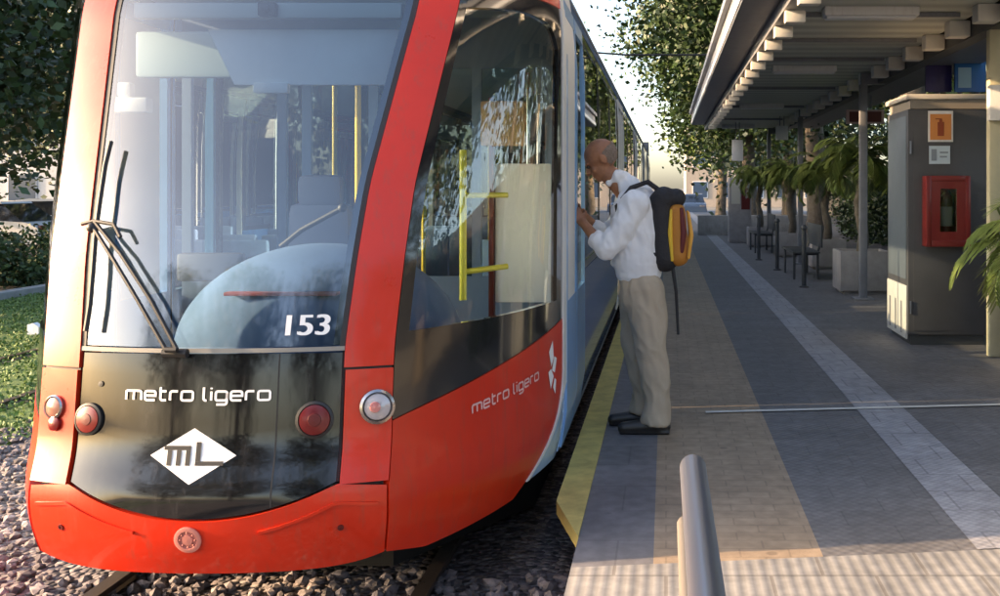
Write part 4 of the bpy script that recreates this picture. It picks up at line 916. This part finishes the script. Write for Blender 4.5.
# trees along the left road
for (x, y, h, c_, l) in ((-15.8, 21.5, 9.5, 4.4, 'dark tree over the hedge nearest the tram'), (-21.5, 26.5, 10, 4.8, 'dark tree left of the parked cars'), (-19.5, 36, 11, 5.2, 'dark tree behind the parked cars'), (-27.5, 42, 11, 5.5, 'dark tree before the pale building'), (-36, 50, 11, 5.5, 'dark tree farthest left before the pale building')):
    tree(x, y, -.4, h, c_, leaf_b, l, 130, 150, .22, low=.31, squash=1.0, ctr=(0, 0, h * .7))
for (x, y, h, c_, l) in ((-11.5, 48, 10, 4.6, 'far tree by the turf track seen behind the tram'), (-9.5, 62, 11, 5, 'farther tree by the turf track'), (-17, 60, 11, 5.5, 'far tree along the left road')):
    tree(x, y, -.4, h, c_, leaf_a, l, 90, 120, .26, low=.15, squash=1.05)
for (x, y, h, c_, l) in ((-7.5, -17, 9, 4.4, 'unseen leafy tree added for reflections on the near side of the turf track'), (1.5, -21, 10, 4.8, 'unseen leafy tree added for reflections at the near platform end'), (9, -14, 9, 4.2, 'unseen leafy tree added for reflections on the near platform side'), (-16, -20, 10, 5, 'unseen leafy tree added for reflections by the near road')):  # unseen trees added behind the camera for the tram to reflect
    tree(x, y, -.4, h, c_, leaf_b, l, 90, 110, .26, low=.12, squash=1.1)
for (x, y, h, c_, l) in ((-19, 14.5, 10, 4.0, 'unseen tree added to shade the left turf'), (-18.5, 20.5, 10, 4.2, 'unseen tree added for shade beside the left road')):  # unseen trees put in to keep low sun off turf and hedge
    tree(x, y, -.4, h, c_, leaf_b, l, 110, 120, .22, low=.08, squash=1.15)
# small white marker in the turf
mk = thing('marker_stone', (-7.87, 13.1, -.35), 'small white marker post in the turf beside the rails', 'marker')
g = MB(); g.prism([(-7.94, -.352), (-7.80, -.352), (-7.80, -.25), (-7.87, -.20), (-7.94, -.22)], 'y', 13.05, 13.15); tb(g, 'post', white_paint, mk, smooth=0)
# wire across the tracks
g = MB(); ya = 21.0; g.tube([(-6.5, ya, 6.0), (-3, ya, 4.3), (-.8, ya, 4.14), (3.5, ya, 4.14)], .022, 6)
tag(g.build('span_wire', black_rub), 'dark overhead span wire above the tram roof', 'wire')
# grass tufts
g_c = [(random.uniform(-10.8, -4.75), random.uniform(6, 22), -.35) for _ in range(16000)]
o = leaves('grass_blades', g_c, (.03, .03, .012), 4, .035, mat('grass_blade', (.08, .15, .03), .6, rgb2=(.14, .21, .05), vscale=2, island=.2), None, flat=.4, org=(0, 0, 0), droop=-.9)
tag(o, 'short green grass growing along the turf track', 'grass', kind='stuff')

# ------------------------------------------------------------------ the man at the tram door
PD = 6.42; PS = PD / F
def P(px, py, dy=0.): return Vector(((px - VX) * PS, PD + dy, EYE - (py - VY) * PS))
man = thing('person', P(645, 430) * 1.0, 'bald man in white shirt and beige trousers leaning to the tram door', 'person'); man.location.z = .004
skin = mat('skin', (.33, .145, .075), .5, var=.22, vscale=22, bump=.15, bscale=90)
shirt_m = mat('white_shirt', (.82, .82, .84), .8, var=.05, vscale=7, bump=.15, bscale=14)
trou_m = mat('beige_trousers', (.46, .375, .28), .85, var=.08, vscale=5, bump=.2, bscale=12)
shoe_m = mat('black_shoe', (.02, .018, .018), .4)
g = MB()
HT = Matrix.Rotation(R(-34), 4, 'Y')                                 # head tipped forward (towards the tram)
hc = P(601, 159)
def hp(x, y, z): return hc + HT @ Vector((x, y, z))                  # x<0 is the face side
g.ball(hp(.012, 0, .022), (.104, .079, .098), 24, 16, HT); g.ball(hp(-.035, 0, -.045), (.066, .058, .078), 20, 14, HT)
g.ball(hp(-.070, 0, -.095), (.026, .03, .022), 12, 8, HT)                                             # chin
g.ball(hp(-.088, 0, .018), (.016, .055, .012), 12, 8, HT)                                             # brow
capsule(g, hp(-.094, 0, .004), hp(-.116, 0, -.034), .010, .015)                                        # nose
for sy in (-1, 1):
    g.ball(hp(-.108, sy * .012, -.036), (.011, .009, .008), 8, 6); g.ball(hp(.012, sy * .080, -.012), (.020, .012, .033), 10, 8, HT)  # nostril, ear
    g.ball(hp(-.070, sy * .038, -.035), (.022, .020, .018), 10, 8)                                     # cheek
g.ball(hp(-.093, 0, -.066), (.012, .024, .007), 10, 6); g.ball(hp(-.090, 0, -.078), (.012, .022, .007), 10, 6)   # lips
chain(g, [P(611, 176), P(620, 186), P(630, 196)], [.062, .06, .075])
chain(g, [P(632, 205), P(636, 225), P(639, 250), P(641, 272)], [.10, .115, .115, .12])
# arms: near (his left) and far (his right), bent, with the hands at the door button
sh = {-1: P(636, 204, -.17), 1: P(632, 203, .17)}; el = {-1: P(608, 248, -.21), 1: P(605, 240, .16)}; wr = {-1: P(584, 222, -.10), 1: P(578, 212, .08)}
def hand(mb, w_, d, up, sg, grip=.35):
    d = d.normalized(); s_ = d.cross(up).normalized(); up = s_.cross(d).normalized()
    pal = w_ + d * .045
    for k in (-.022, 0, .022): capsule(mb, w_ + s_ * k * .7, w_ + d * .085 + s_ * k, .017, .013, 10)
    for q, (k, L_) in enumerate(((-.032, .062), (-.011, .074), (.011, .070), (.031, .056))):
        b0 = w_ + d * .088 + s_ * k; a1 = grip; p1 = b0 + (d * math.cos(a1) - up * math.sin(a1)) * L_ * .5; a2 = grip * 2.4; p2 = p1 + (d * math.cos(a2) - up * math.sin(a2)) * L_ * .5
        chain(mb, [b0, p1, p2], [.0095, .0085, .007], 8)
    t0 = w_ + d * .025 - s_ * sg * .028; t1 = t0 + d * .03 - s_ * sg * .03 - up * .01; t2 = t1 + d * .032 - s_ * sg * .004 - up * .012; chain(mb, [t0, t1, t2], [.013, .011, .008], 8)
for sg in (-1, 1):
    chain(g, [sh[sg], el[sg]], [.055, .043]); chain(g, [el[sg], wr[sg]], [.043, .027]); d_ = (P(570, 203, sg * .05) - wr[sg]); hand(g, wr[sg], d_, Vector((-.45, -.1, 1)), sg, .3 if sg > 0 else .5)
hipc = {-1: P(643, 282, -.085), 1: P(638, 280, .085)}; kn = {-1: P(652, 352, -.10), 1: P(636, 344, .10)}; an = {-1: P(657, 416, -.11), 1: P(645, 413, .12)}
for sg in (-1, 1): chain(g, [hipc[sg], kn[sg], an[sg]], [.08, .055, .042])
body = remesh(g, 'body', skin, man, .0065, 3)
# clothes
g = MB()
chain(g, [P(621, 181), P(628, 190), P(636, 204)], [.062, .085, .13])
chain(g, [P(634, 205, -.14), P(634, 205, .14)], [.085, .085])
chain(g, [P(635, 212, -.07), P(637, 232, -.06), P(638, 255, -.055), P(639, 266, -.05)], [.140, .156, .158, .150]); chain(g, [P(635, 212, .07), P(637, 232, .06), P(638, 255, .055), P(639, 266, .05)], [.140, .156, .158, .150])
for sg in (-1, 1):
    m_ = sh[sg].lerp(el[sg], .55) + Vector((.012, 0, -.012)); chain(g, [sh[sg], m_, el[sg] + Vector((0, 0, .0))], [.086, .078, .064]); e2 = el[sg].lerp(wr[sg], .30); chain(g, [el[sg], e2], [.062, .054])
    capsule(g, e2, e2 + (wr[sg] - el[sg]).normalized() * .012, .056, .055)
g.ball(P(639, 263, 0), (.176, .206, .05), 24, 12)
chain(g, [P(611, 183, -.035), P(619, 176, -.045)], [.026, .034]); chain(g, [P(611, 183, .035), P(619, 176, .045)], [.026, .034])
sh_o = remesh(g, 'shirt', shirt_m, man, .008, 4, fold=.009, fs=(12, 9, 6), calm=P(640, 268).z)
g = MB()
chain(g, [P(639, 279, -.055), P(640, 294, -.065)], [.122, .128]); chain(g, [P(639, 279, .055), P(639, 294, .065)], [.122, .128])
for sg in (-1, 1):
    chain(g, [hipc[sg] + Vector((0, 0, -.03)), hipc[sg].lerp(kn[sg], .5) + Vector((.008, 0, 0)), kn[sg], kn[sg].lerp(an[sg], .5) + Vector((.012, 0, 0)), an[sg] + Vector((.004, 0, .11))], [.124, .110, .092, .083, .076])
    g.tube([an[sg] + Vector((.004, 0, .12)), an[sg] + Vector((0, 0, .06)), an[sg] + Vector((-.008, 0, .0)), an[sg] + Vector((-.010, 0, -.022))], [.077, .080, .086, .088], 18)
tr_o = remesh(g, 'trousers', trou_m, man, .009, 4, fold=.010, fs=(9, 8, 4))
g = MB(); g.lathe([(.150, -.016), (.153, -.014), (.153, .014), (.150, .016)], P(640, 266), 28, Matrix.Diagonal((.93, 1.2, 1, 1))); tb(g, 'belt', mat('belt_leather', (.05, .03, .02), .5), man)
for sg in (-1, 1):
    g = MB(); a = an[sg]; toe = Vector((a.x - .20, a.y - .01, .042)); heel = Vector((a.x + .045, a.y, .046))
    capsule(g, heel, (a.x - .06, a.y, .05), .040, .047); capsule(g, (a.x - .06, a.y, .05), toe, .047, .036); capsule(g, a + Vector((0, 0, .01)), (a.x, a.y, .05), .045, .05); g.box(a.x - .225, a.x + .078, a.y - .042, a.y + .042, .006, .026, .01)
    remesh(g, 'shoe', shoe_m, man, .007, 3)
# short cropped grey hair round the back and sides of the head
from mathutils import noise
bm = bmesh.new(); bmesh.ops.create_uvsphere(bm, u_segments=64, v_segments=48, radius=1)
kill = []
for f in bm.faces:
    c_ = f.calc_center_median(); q = noise.noise(c_ * 7) * .14
    if c_.x < .12 + q * .6 or c_.z > .16 + q + .35 * (c_.x - .6) or c_.z < -.86 + q: kill.append(f)
bmesh.ops.delete(bm, geom=kill, context='FACES')
for v in bm.verts: v.co *= 1.012 + .012 * noise.noise(v.co * 30)
g = MB(); g.bm(bm, Matrix.Translation(hp(.012, 0, .022)) @ HT @ Matrix.Diagonal((.105, .080, .099, 1)))
g.build('hair', mat('grey_hair', (.20, .15, .12), .9, var=.4, vscale=90), man)
for sg in (-1, 1):
    g = MB(); g.ball(hp(-.092, sg * .031, .0), (.012, .013, .010), 10, 8); g.build('eye', mat('eye_dark', (.05, .03, .025), .2), man, org=man.location)
# backpack on his back
bpk = thing('backpack', P(672, 262, 0), 'black backpack with yellow and orange panels worn on his back', 'backpack'); bl_f = mat('black_nylon', (.018, .017, .02), .7, bump=.3, bscale=70)
g = MB(); capsule(g, P(660, 203, -.10), P(665, 257, -.10), .075, .085); capsule(g, P(660, 203, .10), P(664, 252, .10), .075, .085); capsule(g, P(664, 199, -.10), P(664, 199, .10), .078, .078); capsule(g, P(664, 252, -.1), P(664, 252, .1), .085, .085); capsule(g, P(676, 198, -.10), P(676, 198, .10), .06, .06)
remesh(g, 'bag', bl_f, bpk, .010, 4)
orange = mat('orange_nylon', (.48, .19, .025), .65, bump=.2, bscale=60)
g = MB(); capsule(g, P(676, 212, -.115), P(678, 254, -.118), .058, .068); capsule(g, P(676, 212, .115), P(678, 254, .118), .058, .068); capsule(g, P(677, 250, -.11), P(677, 250, .11), .07, .07); capsule(g, P(676, 214, -.11), P(676, 214, .11), .06, .06)
pk = remesh(g, 'front_pocket', orange, bpk, .010, 4)
for pts_, r_, m in (([(671, 210), (670, 232), (672, 258)], .015, mat('yellow_nylon', (.80, .50, .04), .6)), ([(681, 209), (683, 232), (681, 250)], .020, mat('dark_red_nylon', (.12, .015, .015), .65)), ([(688, 212), (691, 234), (688, 256)], .013, mat('amber_nylon', (.75, .36, .05), .6))):
    for sy in (-1, 1):
        g = MB(); chain(g, [P(a, b_, sy * (.163 + (.006 if b_ > 220 else -.006))) for a, b_ in pts_], [r_ * .7, r_, r_ * .8], 10); remesh(g, 'stripe', m, pk, .006, 2, org=obj_world(pk))
for sg in (-1, 1):
    g = MB(); pts = [P(664, 194, sg * .10), P(648, 182, sg * .11), P(632, 188, sg * .125), P(618, 206, sg * .14), P(622, 228, sg * .165), P(645, 248, sg * .185), P(664, 258, sg * .13)]
    g.tube(pts, [.016] * len(pts), 8); tb(g, 'strap', bl_f, bpk)
g = MB(); g.tube([P(672, 262, -.12), P(676, 290, -.12), P(678, 332, -.11)], [.012, .010, .008], 6); tb(g, 'loose_strap', bl_f, bpk)
